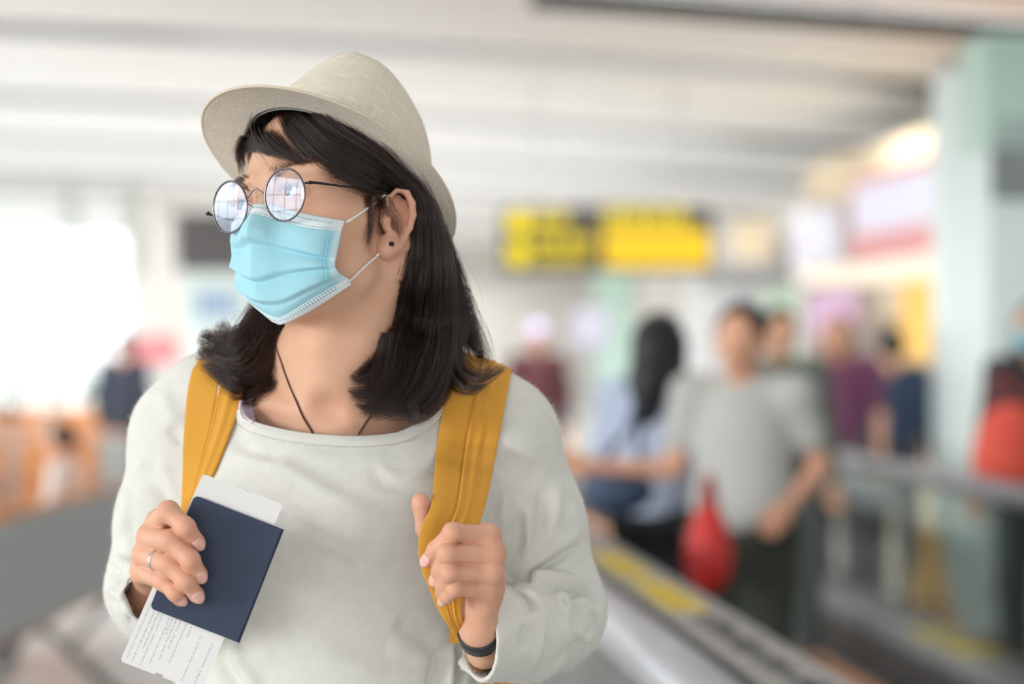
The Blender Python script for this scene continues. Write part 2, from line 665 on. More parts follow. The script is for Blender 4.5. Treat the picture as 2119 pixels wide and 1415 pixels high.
# colour: pinker knuckles, finger tips, ears, nose
bl = np.zeros(len(BV))
for h in (RH, LH):
    for f in ('index', 'middle', 'ring', 'pinky', 'thumb'):
        for q, a, r in ((0, .50, .011), (1, .62, .008), (2, .52, .007), (3, .80, .009)):
            bl = np.maximum(bl, a * np.exp(-((BV - h[f][q]) ** 2).sum(1) / r ** 2))
for h in (RH, LH):
    for f in ('index', 'middle', 'ring', 'pinky', 'thumb'):
        for q in range(4):
            bl = np.maximum(bl, .42 * np.exp(-((BV - h[f][q]) ** 2).sum(1) / .03 ** 2))
for s in (1, -1):
    bl = np.maximum(bl, .55 * np.exp(-((BV - H(80 * s, -16, -20)) ** 2).sum(1) / .03 ** 2))
    bl = np.maximum(bl, .30 * np.exp(-((BV - H(40 * s, 66, -34)) ** 2).sum(1) / .03 ** 2))
bl = np.maximum(bl, .18 * np.exp(-((BV - W(676, 850, 2.18)) ** 2 / np.array([.06, .1, .02]) ** 2).sum(1)))

person = empty('person', W(700, 1415, 2.26) * np.array([1, 1, 0]), 'woman in a pale knit sweater, straw hat and face mask, gripping a yellow strap', 'person')
body = mesh_obj('body', BV, BF, M_SKIN, person)
at = body.data.attributes.new('blush', 'FLOAT', 'POINT')
at.data.foreach_set('value', bl.astype(np.float32))

# eyes
M_WHITE = mat('eye_white', lin((232, 226, 222)), 0.15)
M_IRIS = mat('iris_brown', lin((52, 32, 24)), 0.1)


def dome(c, axis, r, ang, n=20, m=8, bulge=1.0):
    """part of a sphere round c that faces the axis"""
    axis = unit(axis)
    u = unit(np.cross(axis, [0, 0, 1])); v = np.cross(axis, u)
    V, F = [c + axis * r * bulge], []
    for i in range(1, m + 1):
        a = ang * i / m
        for j in range(n):
            p = 2 * math.pi * j / n
            V.append(c + r * (axis * math.cos(a) * bulge + math.sin(a) * (u * math.cos(p) + v * math.sin(p))))
    for j in range(n): F.append((0, 1 + j, 1 + (j + 1) % n))
    for i in range(m - 1):
        for j in range(n):
            a = 1 + i * n; F.append((a + j, a + n + j, a + n + (j + 1) % n, a + (j + 1) % n))
    return np.array(V), F


gaze = unit(Fv + Lv * -0.12 + Uv * 0.10)
for s in (1, -1):
    c = H(32 * s, 73.2, 0)
    ey = mesh_obj('eyeball', *dome(c, gaze, .0122, 2.2, 28, 14), M_WHITE, person)
    mesh_obj('iris', *dome(c, gaze, .01235, .48, 24, 5), M_IRIS, ey)

# finger nails
M_NAIL = mat('fingernail', lin((236, 184, 172)), 0.18)


def nail(h, f, out, wd=1.0, fat=1.0):
    p, r = h[f], FR[f]
    t = unit(p[3] - p[2])
    out = unit(np.asarray(out, float) - t * (np.asarray(out, float) @ t))
    sd = np.cross(t, out)
    r = [q * fat for q in r]
    nu, nv = 9, 9
    V = []
    for j in range(nv):
        b = -0.0058 + 0.0128 * j / (nv - 1)
        wj = (.0052 * wd) * (1 - 0.75 * max(0, (j / (nv - 1) - .6) / .4) ** 2.2) * (1 - 0.35 * max(0, .25 - j / (nv - 1)) / .25)
        for i in range(nu):
            a = (i / (nu - 1) * 2 - 1)
            ang = a * wj / (r[3] * 1.02)
            rr = r[3] * 1.07 if j < nv - 1 else r[3] * 1.03
            dome_t = max(0.0, b) / .0085
            V.append(p[3] + t * (b - 0.0004) + (out * math.cos(ang) + sd * math.sin(ang)) * rr * math.sqrt(max(.05, 1 - (dome_t * .78) ** 2)))
    o = mesh_obj('fingernail', np.array(V), grid_faces(nu, nv), M_NAIL, body)
    md = o.modifiers.new('thick', 'SOLIDIFY'); md.thickness = .0006; md.offset = 0
    return o


toC = np.array([0, -1.0, 0])
for f in ('index', 'middle', 'ring'):
    nail(RH, f, toC + np.array([.12, 0, .10]), 1.05, 1.135)
nail(RH, 'pinky', toC * .8 + np.array([.75, 0, -.2]), .9, 1.135)
nail(LH, 'index', toC + np.array([-.75, 0, -.15]))
nail(LH, 'middle', toC + np.array([-.75, 0, -.15]))
nail(LH, 'pinky', toC + np.array([-.75, 0, -.15]), .95)
# ------------------------------------------------------------------ the hall; its long axis runs a little to the left of the view
YAW = math.atan(0.1015)
HA = np.array([-math.sin(YAW), math.cos(YAW), 0])      # along the hall, away
HP = np.array([math.cos(YAW), math.sin(YAW), 0])       # across the hall, to the right
HRZ = np.stack([HP, HA, [0, 0, 1.0]])


def G(u, v, z): return HP * u + HA * v + np.array([0, 0, z])


def hbox(u0, u1, v0, v1, z0, z1):
    V, F = box_vf(((u0 + u1) / 2, (v0 + v1) / 2, (z0 + z1) / 2), (u1 - u0, v1 - v0, z1 - z0))
    return V @ HRZ, F


def struct(name, vf, m, parent=None, smooth=False):
    o = mesh_obj(name, vf[0], vf[1], m, parent, smooth)
    if parent is None: o['kind'] = 'structure'
    return o


def noise_mat(name, c1, c2, scale, rough=0.5, detail=4, bump=0.0, **kw):
    m = mat(name, lin(c1), rough, **kw)
    N, Lk, b = nodes(m)
    nt = m.node_tree
    tc = new_node(nt, 'ShaderNodeTexCoord')
    ns = new_node(nt, 'ShaderNodeTexNoise')
    ns.inputs['Scale'].default_value = scale
    ns.inputs['Detail'].default_value = detail
    Lk.new(tc.outputs['Object'], ns.inputs['Vector'])
    cr = new_node(nt, 'ShaderNodeMix', data_type='RGBA')
    cr.inputs[6].default_value = lin(c1)
    cr.inputs[7].default_value = lin(c2)
    Lk.new(ns.outputs['Fac'], cr.inputs[0])
    Lk.new(cr.outputs[2], b.inputs['Base Color'])
    if bump:
        bp = new_node(nt, 'ShaderNodeBump')
        bp.inputs['Distance'].default_value = bump
        Lk.new(ns.outputs['Fac'], bp.inputs['Height'])
        Lk.new(bp.outputs['Normal'], b.inputs['Normal'])
    return m


def glass_mat(name, tint, fac=0.08, rough=0.02):
    """clear sheet: mostly transparent, a share of mirror"""
    m = bpy.data.materials.new(name)
    m.use_nodes = True
    nt = m.node_tree
    nt.nodes.clear()
    out = nt.nodes.new('ShaderNodeOutputMaterial')
    tr = nt.nodes.new('ShaderNodeBsdfTransparent')
    tr.inputs['Color'].default_value = tint
    gl = nt.nodes.new('ShaderNodeBsdfGlossy')
    gl.inputs['Roughness'].default_value = rough
    lw = nt.nodes.new('ShaderNodeLayerWeight')
    lw.inputs['Blend'].default_value = 0.25
    mr = nt.nodes.new('ShaderNodeMapRange')
    mr.inputs[3].default_value = fac
    mr.inputs[4].default_value = 0.6
    nt.links.new(lw.outputs['Fresnel'], mr.inputs[0])
    mx = nt.nodes.new('ShaderNodeMixShader')
    nt.links.new(mr.outputs[0], mx.inputs[0])
    nt.links.new(tr.outputs[0], mx.inputs[1])
    nt.links.new(gl.outputs[0], mx.inputs[2])
    nt.links.new(mx.outputs[0], out.inputs[0])
    return m


M_FLOOR = noise_mat('floor_stone', (218, 216, 213), (204, 202, 199), 3, 0.25)
M_CEIL = noise_mat('ceiling_panel', (226, 226, 226), (219, 219, 219), 1.2, 0.6)
M_CEILDARK = mat('ceiling_slot', lin((120, 118, 115)), 0.8)
M_SLOT_SHADE = mat('slot_shade', lin((58, 58, 58)), 0.8)  # panel edges coloured dark so the slots read as shaded recesses
M_WALLW = noise_mat('wall_white', (226, 224, 218), (216, 214, 208), 2, 0.6)
M_MULL = mat('window_metal', lin((215, 216, 216)), 0.4)
M_PANE = glass_mat('window_glass', (0.97, 0.985, 0.98, 1), 0.06)
M_APRON = noise_mat('apron_concrete', (200, 198, 192), (185, 184, 180), 0.2, 0.8)
M_TEAL = noise_mat('pale_teal_panel', (230, 242, 239), (222, 236, 232), 1.5, 0.35)
M_TEAL2 = noise_mat('teal_panel', (196, 224, 212), (188, 217, 204), 1.5, 0.35)
M_STEEL = mat('brushed_steel', lin((190, 190, 194)), 0.28, Metallic=0.9)
M_BLACK = mat('black_rubber', lin((28, 28, 30)), 0.45)
M_DARK = mat('dark_panel', lin((52, 53, 55)), 0.5)

# floor with its stone slabs
fl = struct('floor', hbox(-12.2, 9.2, -16, 66, -0.3, -0.012), M_FLOOR)
fj = []
tile = None
V0, F0 = box_vf((0, 0, 0), (1.19, 1.19, 0.012))
k = 0
for iu in range(-8, 3):
    for iv in range(5, 16):
        u, v = iu * 1.2 + 0.6, iv * 1.2
        if k >= 300: continue
        if tile is None:
            tile = mesh_obj('slab', V0 @ HRZ, F0, M_FLOOR, fl, False)
            o = tile
        else:
            o = tile.copy(); COL.objects.link(o)
        o.location = tuple(G(u, v, -0.006))
        k += 1
rest = [hbox(-12.2, 2.99, 18.6, 66, -0.012, 0), hbox(3.01, 9.2, -16, 66, -0.012, 0), hbox(-12.2, -9.61, -16, 18.6, -0.012, 0), hbox(-9.6, 3, -16, 5.39, -0.012, 0)]
o = mesh_obj('slab_field', *join_vf(rest), M_FLOOR, fl, False); o['kind'] = 'stuff'


# arched ceiling: long panels across the hall with slots between them
def zc(u): return 4.62 - 0.0022 * (u + 9.5) ** 2


ce = struct('ceiling', (np.array([G(u, v, zc(u) + 0.42) for v in (-16, 66) for u in np.linspace(-12.4, 9.4, 12)]),
                        [(i, i + 1, i + 13, i + 12) for i in range(11)]), M_CEILDARK)
pan = None
PV, PF = [], []
us = np.linspace(-12.2, 9.2, 15)
for t in (0, 0.10):
    for v in (-2.75, 2.75):
        for u in us: PV.append(G(u, v, zc(u) + t))
n = len(us)
for i in range(n - 1):
    PF += [(i, i + n, i + n + 1, i + 1), (2 * n + i, 2 * n + i + 1, 3 * n + i + 1, 3 * n + i),
           (i, i + 1, 2 * n + i + 1, 2 * n + i), (n + i, 3 * n + i, 3 * n + i + 1, n + i + 1)]
for kx in range(13):
    v = 22.4 + 3.2 + 6.4 * (kx - 6)
    if pan is None:
        pan = mesh_obj('ceiling_panel', np.array(PV), PF, [M_CEIL, M_SLOT_SHADE], ce, False); o = pan
        for q in range(n - 1):
            pan.data.polygons[4 * q + 2].material_index = 1; pan.data.polygons[4 * q + 3].material_index = 1
    else:
        o = pan.copy(); COL.objects.link(o)
    o.location = tuple(G(0, v, 0))

# walls
struct('wall_right', hbox(9.0, 9.3, -16, 66, 0, 4.4), M_WALLW)
struct('wall_back', hbox(-3.2, 9.3, 63, 63.3, 0, 4.9), M_WALLW)


# glazed walls: one frame, every pane its own
def glazed(name, p0, p1, n, rows, z1, dep=0.14):
    """curtain wall from p0 to p1 (u, v), n bays, rows heights"""
    a, b = G(*p0, 0), G(*p1, 0)
    d = unit(b - a); nrm = np.array([d[1], -d[0], 0]); L = np.linalg.norm(b - a)
    R = np.stack([d, nrm, [0, 0, 1.0]])
    bars = []
    for i in range(n + 1):
        bars.append(box_vf(a + d * L * i / n + np.array([0, 0, z1 / 2]), (.09, dep, z1), R))
    zs = np.concatenate([[0.04], np.asarray(rows), [z1 - 0.04]])
    for z in zs:
        bars.append(box_vf(a + d * L / 2 + np.array([0, 0, z]), (L, dep * .8, .08), R))
    w = struct(name, join_vf(bars), M_MULL)
    pane = {}
    for j in range(len(zs) - 1):
        h = zs[j + 1] - zs[j] - 0.08
        for i in range(n):
            c = a + d * L * (i + .5) / n + np.array([0, 0, (zs[j] + zs[j + 1]) / 2])
            if j not in pane:
                v_, f_ = box_vf((0, 0, 0), (L / n - .09, .012, h), R)
                o = mesh_obj('pane', v_, f_, M_PANE, w, False); pane[j] = o
            else:
                o = pane[j].copy(); COL.objects.link(o)
            o.location = tuple(c)
    return w


glazed('window_1', (-12, -15.5), (-12, 45), 34, (1.5, 2.9), 4.55)
glazed('window_2', (-12, 45), (-2.6, 45), 6, (1.5, 2.9), 4.55)
# slanting braces inside the far window
sb = []
for i in range(5):
    u = -10.8 + i * 1.7
    V, F = tube(np.array([G(u, 44.2, 4.4), G(u + .9, 44.2, 0)]), .08, 8)
    sb.append((V, F))
for i, (V, F) in enumerate(sb):
    o = mesh_obj('trim_%d' % (i + 1), V, F, M_MULL); o['kind'] = 'structure'
struct('wall_side', hbox(-3.0, -2.7, 45, 63, 0, 4.6), M_WALLW)
struct('ground', (np.array([[-300, -200, -.5], [300, -200, -.5], [300, 380, -.5], [-300, 380, -.5]]), [(0, 1, 2, 3)]), M_APRON)
# ------------------------------------------------------------------ sweater
def knit_material():
    m = mat('pale_knit', lin((222, 221, 211)), 0.9)
    N, Lk, b = nodes(m)
    nt = m.node_tree
    b.inputs['Sheen Weight'].default_value = 0.25
    b.inputs['Sheen Roughness'].default_value = 0.5
    b.inputs['Specular IOR Level'].default_value = 0.15
    b.inputs['Subsurface Weight'].default_value = 0.0
    tc = new_node(nt, 'ShaderNodeTexCoord')
    n1 = new_node(nt, 'ShaderNodeTexNoise'); n1.inputs['Scale'].default_value = 55; n1.inputs['Detail'].default_value = 6; n1.inputs['Roughness'].default_value = .65
    Lk.new(tc.outputs['Object'], n1.inputs['Vector'])
    mx = new_node(nt, 'ShaderNodeMix', data_type='RGBA')
    mx.inputs[6].default_value = lin((211, 209, 202)); mx.inputs[7].default_value = lin((235, 233, 227))
    Lk.new(n1.outputs['Fac'], mx.inputs[0]); Lk.new(mx.outputs[2], b.inputs['Base Color'])
    # fine ribs of the knit: columns about a millimetre wide, rows across them
    mp = new_node(nt, 'ShaderNodeMapping'); mp.inputs['Scale'].default_value = (1, .25, 1)
    Lk.new(tc.outputs['Object'], mp.inputs['Vector'])
    w1 = new_node(nt, 'ShaderNodeTexWave', wave_type='BANDS', bands_direction='X'); w1.inputs['Scale'].default_value = 300; w1.inputs['Distortion'].default_value = 3.5; w1.inputs['Detail Scale'].default_value = .6
    Lk.new(mp.outputs[0], w1.inputs['Vector'])
    w2 = new_node(nt, 'ShaderNodeTexWave', wave_type='BANDS', bands_direction='Z'); w2.inputs['Scale'].default_value = 300; w2.inputs['Distortion'].default_value = 3.5
    Lk.new(mp.outputs[0], w2.inputs['Vector'])
    n2 = new_node(nt, 'ShaderNodeTexNoise'); n2.inputs['Scale'].default_value = 520; n2.inputs['Detail'].default_value = 4
    Lk.new(tc.outputs['Object'], n2.inputs['Vector'])
    a1 = new_node(nt, 'ShaderNodeMath', operation='MULTIPLY_ADD'); a1.inputs[1].default_value = .4; a2 = new_node(nt, 'ShaderNodeMath', operation='MULTIPLY_ADD'); a2.inputs[1].default_value = 1.6
    Lk.new(w2.outputs['Fac'], a1.inputs[0]); Lk.new(w1.outputs['Fac'], a1.inputs[2])
    Lk.new(n2.outputs['Fac'], a2.inputs[0]); Lk.new(a1.outputs[0], a2.inputs[2])
    bp = new_node(nt, 'ShaderNodeBump'); bp.inputs['Strength'].default_value = .30; bp.inputs['Distance'].default_value = .0007
    Lk.new(a2.outputs[0], bp.inputs['Height']); Lk.new(bp.outputs['Normal'], b.inputs['Normal'])
    return m


M_KNIT = knit_material()
T = Sdf(0.0021)
# trunk
T.ell(W(700, 1110, 2.285), (.148, .112, .200), None, .03)
T.cone(W(690, 1010, 2.275), W(690, 1560, 2.275), .142, .150, .05, flat=((0, 1, 0), .78))
T.cone(W(690, 1540, 2.275), W(692, 1720, 2.280), .150, .172, .04, flat=((0, 1, 0), .76))
T.ell(W(590, 1110, 2.205), (.068, .055, .075), None, .07)
T.ell(W(812, 1105, 2.205), (.068, .055, .075), None, .07)
# yoke and shoulders: 6 mm outside the body
for s, xs, ys in ((1, 965, 856), (-1, 440, 842)):
    T.cone(W(706, 790, 2.272), W(xs, ys, 2.278), .041, .041, .05)
    T.cone(W(700 + 22 * s, 880, 2.19), W(700 + 215 * s, 825, 2.222), .015, .016, .03)
T.cone(W(706, 830, 2.24), W(704, 900, 2.25), .062, .082, .03)
# sleeves: her right arm (left of the picture), her left arm
T.chain([W(432, 862, 2.275), W(394, 908, 2.275), W(358, 1080, 2.275), W(336, 1215, 2.275)], [.050, .056, .054, .053], .05)
T.chain([W(336, 1218, 2.275), W(326, 1240, 2.17), W(306, 1234, 2.050)], [.053, .041, .0235], .02)
T.chain([W(960, 872, 2.275), W(1030, 912, 2.275), W(1080, 1080, 2.285), W(1132, 1258, 2.285)], [.052, .058, .060, .056], .05)
T.chain([W(1130, 1268, 2.285), W(1085, 1308, 2.20), W(980, 1332, 2.106)], [.056, .047, .036], .02)

NECKLINE = np.array([(491, 560), (492, 745), (496, 800), (501, 843), (513, 864), (544, 878), (607, 892), (678, 900), (749, 902), (819, 895), (865, 876), (893, 851), (908, 819), (915, 780), (918, 741), (919, 560)], float)
NX, NY = NECKLINE[1:-1, 0], NECKLINE[1:-1, 1]


def collar(P, d):
    """hollow shell 5 mm thick, open at the neck, at the cuffs and below"""
    d2 = np.maximum(d, -(d + .005))
    # neck opening: an oval cut, low in front and higher behind
    t = np.clip((P[:, 1] - 2.195) / .125, 0, 1)
    t = t * t * (3 - 2 * t)
    px = CX + P[:, 0] / P[:, 1] * FPX
    py = CY - (P[:, 2] - CAMZ) / P[:, 1] * FPX + t * 150
    near = (px > 440) & (px < 970) & (py > 560) & (py < 960)
    hole = np.full(len(P), .05, np.float32)
    if near.any():
        q = np.stack([px[near], py[near]], 1)
        dist, _, _ = poly_dist(q, NECKLINE)
        ins = np.interp(q[:, 0], NX, NY, left=-1e4, right=-1e4) > q[:, 1]
        hole[near] = np.where(ins, -dist, dist) / 2150
    d2 = np.maximum(d2, -hole)
    # cuffs
    for c, n, rr in ((W(304, 1236, 2.068), unit([.10, -1, .05]), .052), (W(998, 1330, 2.115), unit([-.93, -.35, .06]), .060)):
        q = P - c.astype(np.float32)
        cut = np.maximum(-(q @ n.astype(np.float32)), np.linalg.norm(q, axis=1) - rr)
        d2 = np.maximum(d2, -cut)
    return np.maximum(d2, W(700, 1660, 2.28)[2] - P[:, 2])


SV, SF = T.mesh(collar, slack=1.7)
SV = relax(SV, SF, 2, 0.5)


def folds(lst):
    global SV
    for f in lst:
        pts, w, d, kind = f[:4]
        N = normals(SV, SF)
        SV = stroke(SV, N, pts, w, d, kind, **(f[4] if len(f) > 4 else {}))


R_, G_, C_, L_ = 'ridge', 'groove', 'crease', 'lip'
FOLDS = [
    # chest
    ([(492, 940), (580, 968), (690, 1030), (800, 1078)], 22, 5.9, R_), ([(462, 985), (550, 1022), (640, 1072), (720, 1108)], 26, 7.2, G_),
    ([(590, 1072), (680, 1122), (770, 1166)], 20, 4.5, R_), ([(575, 1105), (650, 1150), (745, 1185)], 22, 4.5, G_),
    ([(480, 905), (520, 930), (590, 945)], 16, 3.9, G_), ([(762, 972), (800, 1004), (860, 1012), (896, 1000)], 15, 2.4, G_),
    ([(776, 955), (820, 985), (893, 975)], 12, 1.8, R_), ([(590, 930), (700, 950), (800, 940)], 18, 2.6, R_),
    ([(815, 1290), (860, 1308), (905, 1335)], 22, 6.5, G_), ([(800, 1340), (850, 1350), (900, 1372)], 20, 3.9, R_), ([(600, 1300), (700, 1350), (800, 1400)], 30, 3.9, R_),
    ([(452, 1340), (470, 1380), (500, 1425)], 14, 6.5, G_), ([(480, 1340), (505, 1385), (540, 1430)], 16, 5.2, R_),
    ([(938, 1328), (934, 1370), (928, 1430)], 9, 10, R_), ([(951, 1330), (950, 1375), (946, 1430)], 7, 10, G_),
    ([(962, 1352), (962, 1390), (956, 1430)], 7, 8, R_), ([(912, 1340), (905, 1380), (890, 1430)], 14, 8, G_),
    # her left sleeve
    ([(1040, 1193), (1081, 1190), (1127, 1168), (1200, 1128)], 9, 13.0, G_), ([(1046, 1178), (1090, 1168), (1135, 1140), (1190, 1105)], 14, 6.5, R_),
    ([(1042, 1200), (1097, 1209), (1158, 1219), (1220, 1236), (1246, 1256)], 8, 11.4, G_), ([(1060, 1196), (1110, 1193), (1170, 1196), (1222, 1215)], 9, 8.2, R_),
    ([(1060, 1207), (1090, 1240), (1098, 1270)], 9, 8.2, G_), ([(1075, 1212), (1108, 1240), (1118, 1275), (1112, 1320), (1104, 1385)], 9, 7.3, R_),
    ([(1100, 1285), (1092, 1315), (1086, 1350)], 12, 6.5, G_), ([(1120, 1216), (1150, 1250), (1165, 1300)], 9, 6.5, G_), ([(1135, 1214), (1170, 1245), (1184, 1290)], 9, 6.5, R_),
    ([(1160, 1222), (1189, 1262), (1194, 1306)], 8, 8.2, G_), ([(1182, 1228), (1212, 1262), (1216, 1310), (1198, 1342)], 9, 7.3, R_), ([(1222, 1262), (1230, 1290), (1218, 1325)], 7, 6.5, G_),
    ([(1140, 1382), (1189, 1340), (1222, 1325)], 10, 6.5, G_),
    ([(1090, 1040), (1092, 1100), (1086, 1165)], 13, 7.3, R_), ([(1072, 1050), (1070, 1095), (1072, 1140)], 14, 6.5, G_), ([(1152, 990), (1152, 1040), (1146, 1090)], 13, 6.5, R_),
    ([(1120, 1010), (1124, 1070), (1118, 1120)], 14, 6.5, G_), ([(1034, 945), (1080, 966), (1125, 985)], 22, 5.4, G_), ([(1030, 915), (1080, 930), (1130, 950)], 22, 2.4, R_),
    ([(1045, 1010), (1040, 1060), (1046, 1100)], 12, 6.5, R_), ([(1178, 1040), (1188, 1090), (1190, 1130)], 12, 4.9, R_),
    # shoulder seam of that sleeve
    ([(1050, 817), (1093, 820), (1118, 848), (1149, 888), (1174, 930), (1193, 985), (1203, 1030)], 4, 1.8, C_, dict(ends=(.05, .2))),
    ([(1060, 810), (1098, 814), (1124, 843), (1155, 884), (1180, 926), (1198, 980)], 6, 1.4, R_),
    # her right sleeve
    ([(222, 1172), (262, 1198), (300, 1218)], 11, 5, G_), ([(218, 1208), (250, 1240), (272, 1290)], 10, 4, R_), ([(230, 1238), (256, 1262), (276, 1302)], 7, 4, G_),
    ([(236, 1150), (270, 1172), (300, 1180)], 11, 4, R_), ([(268, 1075), (280, 1130), (290, 1165)], 13, 3.5, G_), ([(290, 960), (330, 1010), (356, 1050)], 18, 4, G_), ([(322, 955), (352, 1000), (368, 1040)], 13, 3, R_),
    ([(350, 880), (366, 905), (380, 925)], 14, 4, G_), ([(250, 1215), (275, 1235), (292, 1262)], 7, 4, G_), ([(262, 1005), (256, 1060), (244, 1110)], 14, 3, R_), ([(330, 800), (350, 850), (372, 885)], 18, 3, R_),
]
folds(FOLDS)
SV = relax(SV, SF, 1, .35)
sweater = mesh_obj('sweater', SV, SF, M_KNIT, person)

# below the picture: hips, legs and shoes, so that she stands on the floor
LG = Sdf(.006)
z_ = lambda x, y, z: np.array([x, y, z])
LG.ell(z_(-.172, 2.285, .98), (.158, .118, .15), None, .03)
for q, x in ((1, -.085), (-1, -.262)):
    LG.chain([z_(x * .98 - .003, 2.285, .93), z_(x, 2.275, .50), z_(x - .004 * q, 2.30, .13)], [.098, .070, .062], .05)
V, F = LG.mesh()
mesh_obj('trousers', V, F, mat('denim_blue', lin((70, 84, 108)), .85), person)
for x in (-.089, -.258):
    Z = Sdf(.005)
    Z.cone(z_(x, 2.31, .048), z_(x, 2.16, .040), .046, .038, .02); Z.cone(z_(x, 2.31, .06), z_(x, 2.30, .13), .044, .042, .02)
    V, F = Z.mesh(lambda P, d: np.maximum(d, .002 - P[:, 2]))
    mesh_obj('shoe', V, F, mat('white_canvas', lin((226, 224, 220)), .7), person)
# ------------------------------------------------------------------ hat
# hat frame: tipped back on the head
HT = math.radians(33)
HF = Fv * math.cos(HT) + Uv * math.sin(HT)
HU = Uv * math.cos(HT) - Fv * math.sin(HT)
HAT = Frame(H(0, -12, 30), Lv, HF, HU)


def ring(a, k=1.0):
    return np.array([82 * k * math.cos(a), 106 * k * math.sin(a)])


def per(a, vals):
    """smooth periodic value: vals at 0 (her left), 90 (front), 180, 270 degrees"""
    v0, v1, v2, v3 = vals
    m = (v0 + v1 + v2 + v3) / 4
    return m + (v0 - v2) / 2 * math.cos(a) + (v1 - v3) / 2 * math.sin(a) + (v0 + v2 - v1 - v3) / 4 * math.cos(2 * a)


def brim_pt(a, s):
    p = ring(a)
    d = unit(p / np.array([82, 106.0]) ** 1.5)
    w = per(a, (25, 40, 44, 30)); h = per(a, (8, -10, 22, 22))
    q = p + d * w * s
    return HAT(q[0], q[1], h * s ** 1.5)


CROWN = [(1, 0), (.99, 10), (.97, 28), (.94, 48), (.905, 66), (.865, 81), (.81, 92), (.73, 98), (.62, 100), (.45, 99.5), (.28, 99), (.12, 99), (.01, 99)]


def crown_grid(n=96):
    V = []
    for k, h in CROWN:
        for j in range(n):
            a = 2 * math.pi * j / n
            x, y = ring(a, k)
            f = max(0.0, math.sin(a)) ** 1.5
            y *= 1 - .30 * f * min(1, h / 95)
            y *= 1 - .16 * max(0.0, -math.sin(a)) * min(1, h / 95)
            x *= 1 - .30 * min(1, h / 95) ** 2
            t = h / 100
            # pinch at the two front corners, dent along the top
            pin = math.exp(-((abs(a - math.pi / 2) - .62) / .33) ** 2) * max(0, (t - .35) / .65) ** 1.3 * min(1, k / .6)
            x *= 1 - .20 * pin; y *= 1 - .04 * pin
            dent = 15 * math.exp(-(x / 17) ** 2) * math.exp(-((y + 4) / 48) ** 4) * max(0, (h - 90) / 10)
            hs = 1.16 + .18 * math.sin(a) * min(1, k * 1.2)
            V.append(HAT(x, y, (h - dent) * hs))
    return np.array(V)


def straw_material(name, c1, c2, ku, kv):
    m = mat(name, lin(c1), 0.85)
    N, Lk, b = nodes(m)
    nt = m.node_tree
    b.inputs['Specular IOR Level'].default_value = .2
    uv = new_node(nt, 'ShaderNodeUVMap')
    hs = []
    for sc, dirn in ((ku, 'X'), (kv, 'Y')):
        w = new_node(nt, 'ShaderNodeTexWave', wave_type='BANDS', bands_direction=dirn)
        w.inputs['Scale'].default_value = sc; w.inputs['Distortion'].default_value = 1.5; w.inputs['Detail'].default_value = 2; w.inputs['Detail Scale'].default_value = 2
        Lk.new(uv.outputs[0], w.inputs['Vector'])
        hs.append(w)
    # slubs: long thin irregular threads both ways
    sl = []
    for sx, sy in ((10, 420), (420, 10)):
        mp = new_node(nt, 'ShaderNodeMapping'); mp.inputs['Scale'].default_value = (sx, sy, 1)
        Lk.new(uv.outputs[0], mp.inputs['Vector'])
        ns = new_node(nt, 'ShaderNodeTexNoise'); ns.inputs['Scale'].default_value = 1; ns.inputs['Detail'].default_value = 3
        Lk.new(mp.outputs[0], ns.inputs['Vector'])
        mr = new_node(nt, 'ShaderNodeMapRange'); mr.inputs[1].default_value = .50; mr.inputs[2].default_value = .68
        Lk.new(ns.outputs['Fac'], mr.inputs[0]); sl.append(mr)
    mxm = new_node(nt, 'ShaderNodeMath', operation='MAXIMUM')
    Lk.new(sl[0].outputs[0], mxm.inputs[0]); Lk.new(sl[1].outputs[0], mxm.inputs[1])
    a = new_node(nt, 'ShaderNodeMath', operation='ADD')
    Lk.new(hs[0].outputs['Fac'], a.inputs[0]); Lk.new(hs[1].outputs['Fac'], a.inputs[1])
    a2 = new_node(nt, 'ShaderNodeMath', operation='MULTIPLY_ADD'); a2.inputs[1].default_value = .22
    Lk.new(a.outputs[0], a2.inputs[0]); Lk.new(mxm.outputs[0], a2.inputs[2])
    mx = new_node(nt, 'ShaderNodeMix', data_type='RGBA')
    mx.inputs[6].default_value = lin(c2); mx.inputs[7].default_value = lin(c1)
    Lk.new(a2.outputs[0], mx.inputs[0]); Lk.new(mx.outputs[2], b.inputs['Base Color'])
    bp = new_node(nt, 'ShaderNodeBump'); bp.inputs['Strength'].default_value = .5; bp.inputs['Distance'].default_value = .0006
    Lk.new(a2.outputs[0], bp.inputs['Height']); Lk.new(bp.outputs['Normal'], b.inputs['Normal'])
    return m


M_STRAW = straw_material('straw_weave', (242, 234, 220), (214, 201, 180), 60, 45)
M_STRAWB = straw_material('straw_weave_brim', (236, 226, 212), (198, 185, 168), 110, 9)
hat = empty('straw_hat', H(0, -12, 30), 'cream woven straw fedora with a curled brim on the masked woman\'s head', 'hat')
n = 120
cv = crown_grid(n)
nr = len(CROWN)
cf = grid_faces(n, nr, True)
ang = np.arange(n) / n
cuv = np.array([(ang[j] if ang[j] < .5 else 1 - ang[j], r * .035 + .1) for r in range(nr) for j in range(n)]) * np.array([2.2, 1])
co = mesh_obj('crown', cv, cf, M_STRAW, hat, uv=cuv)
sd = co.modifiers.new('smooth', 'SUBSURF'); sd.levels = sd.render_levels = 1
md = co.modifiers.new('thick', 'SOLIDIFY'); md.thickness = .0016; md.offset = -1
ns_ = 14
bv = np.array([brim_pt(2 * math.pi * j / n, r / (ns_ - 1)) for r in range(ns_) for j in range(n)])
buv = np.array([(ang[j] if ang[j] < .5 else 1 - ang[j], r / ns_) for r in range(ns_) for j in range(n)]) * np.array([2.2, 1])
bo = mesh_obj('brim', bv, grid_faces(n, ns_, True), M_STRAWB, hat, uv=buv)
md = bo.modifiers.new('thick', 'SOLIDIFY'); md.thickness = .0022; md.offset = 0
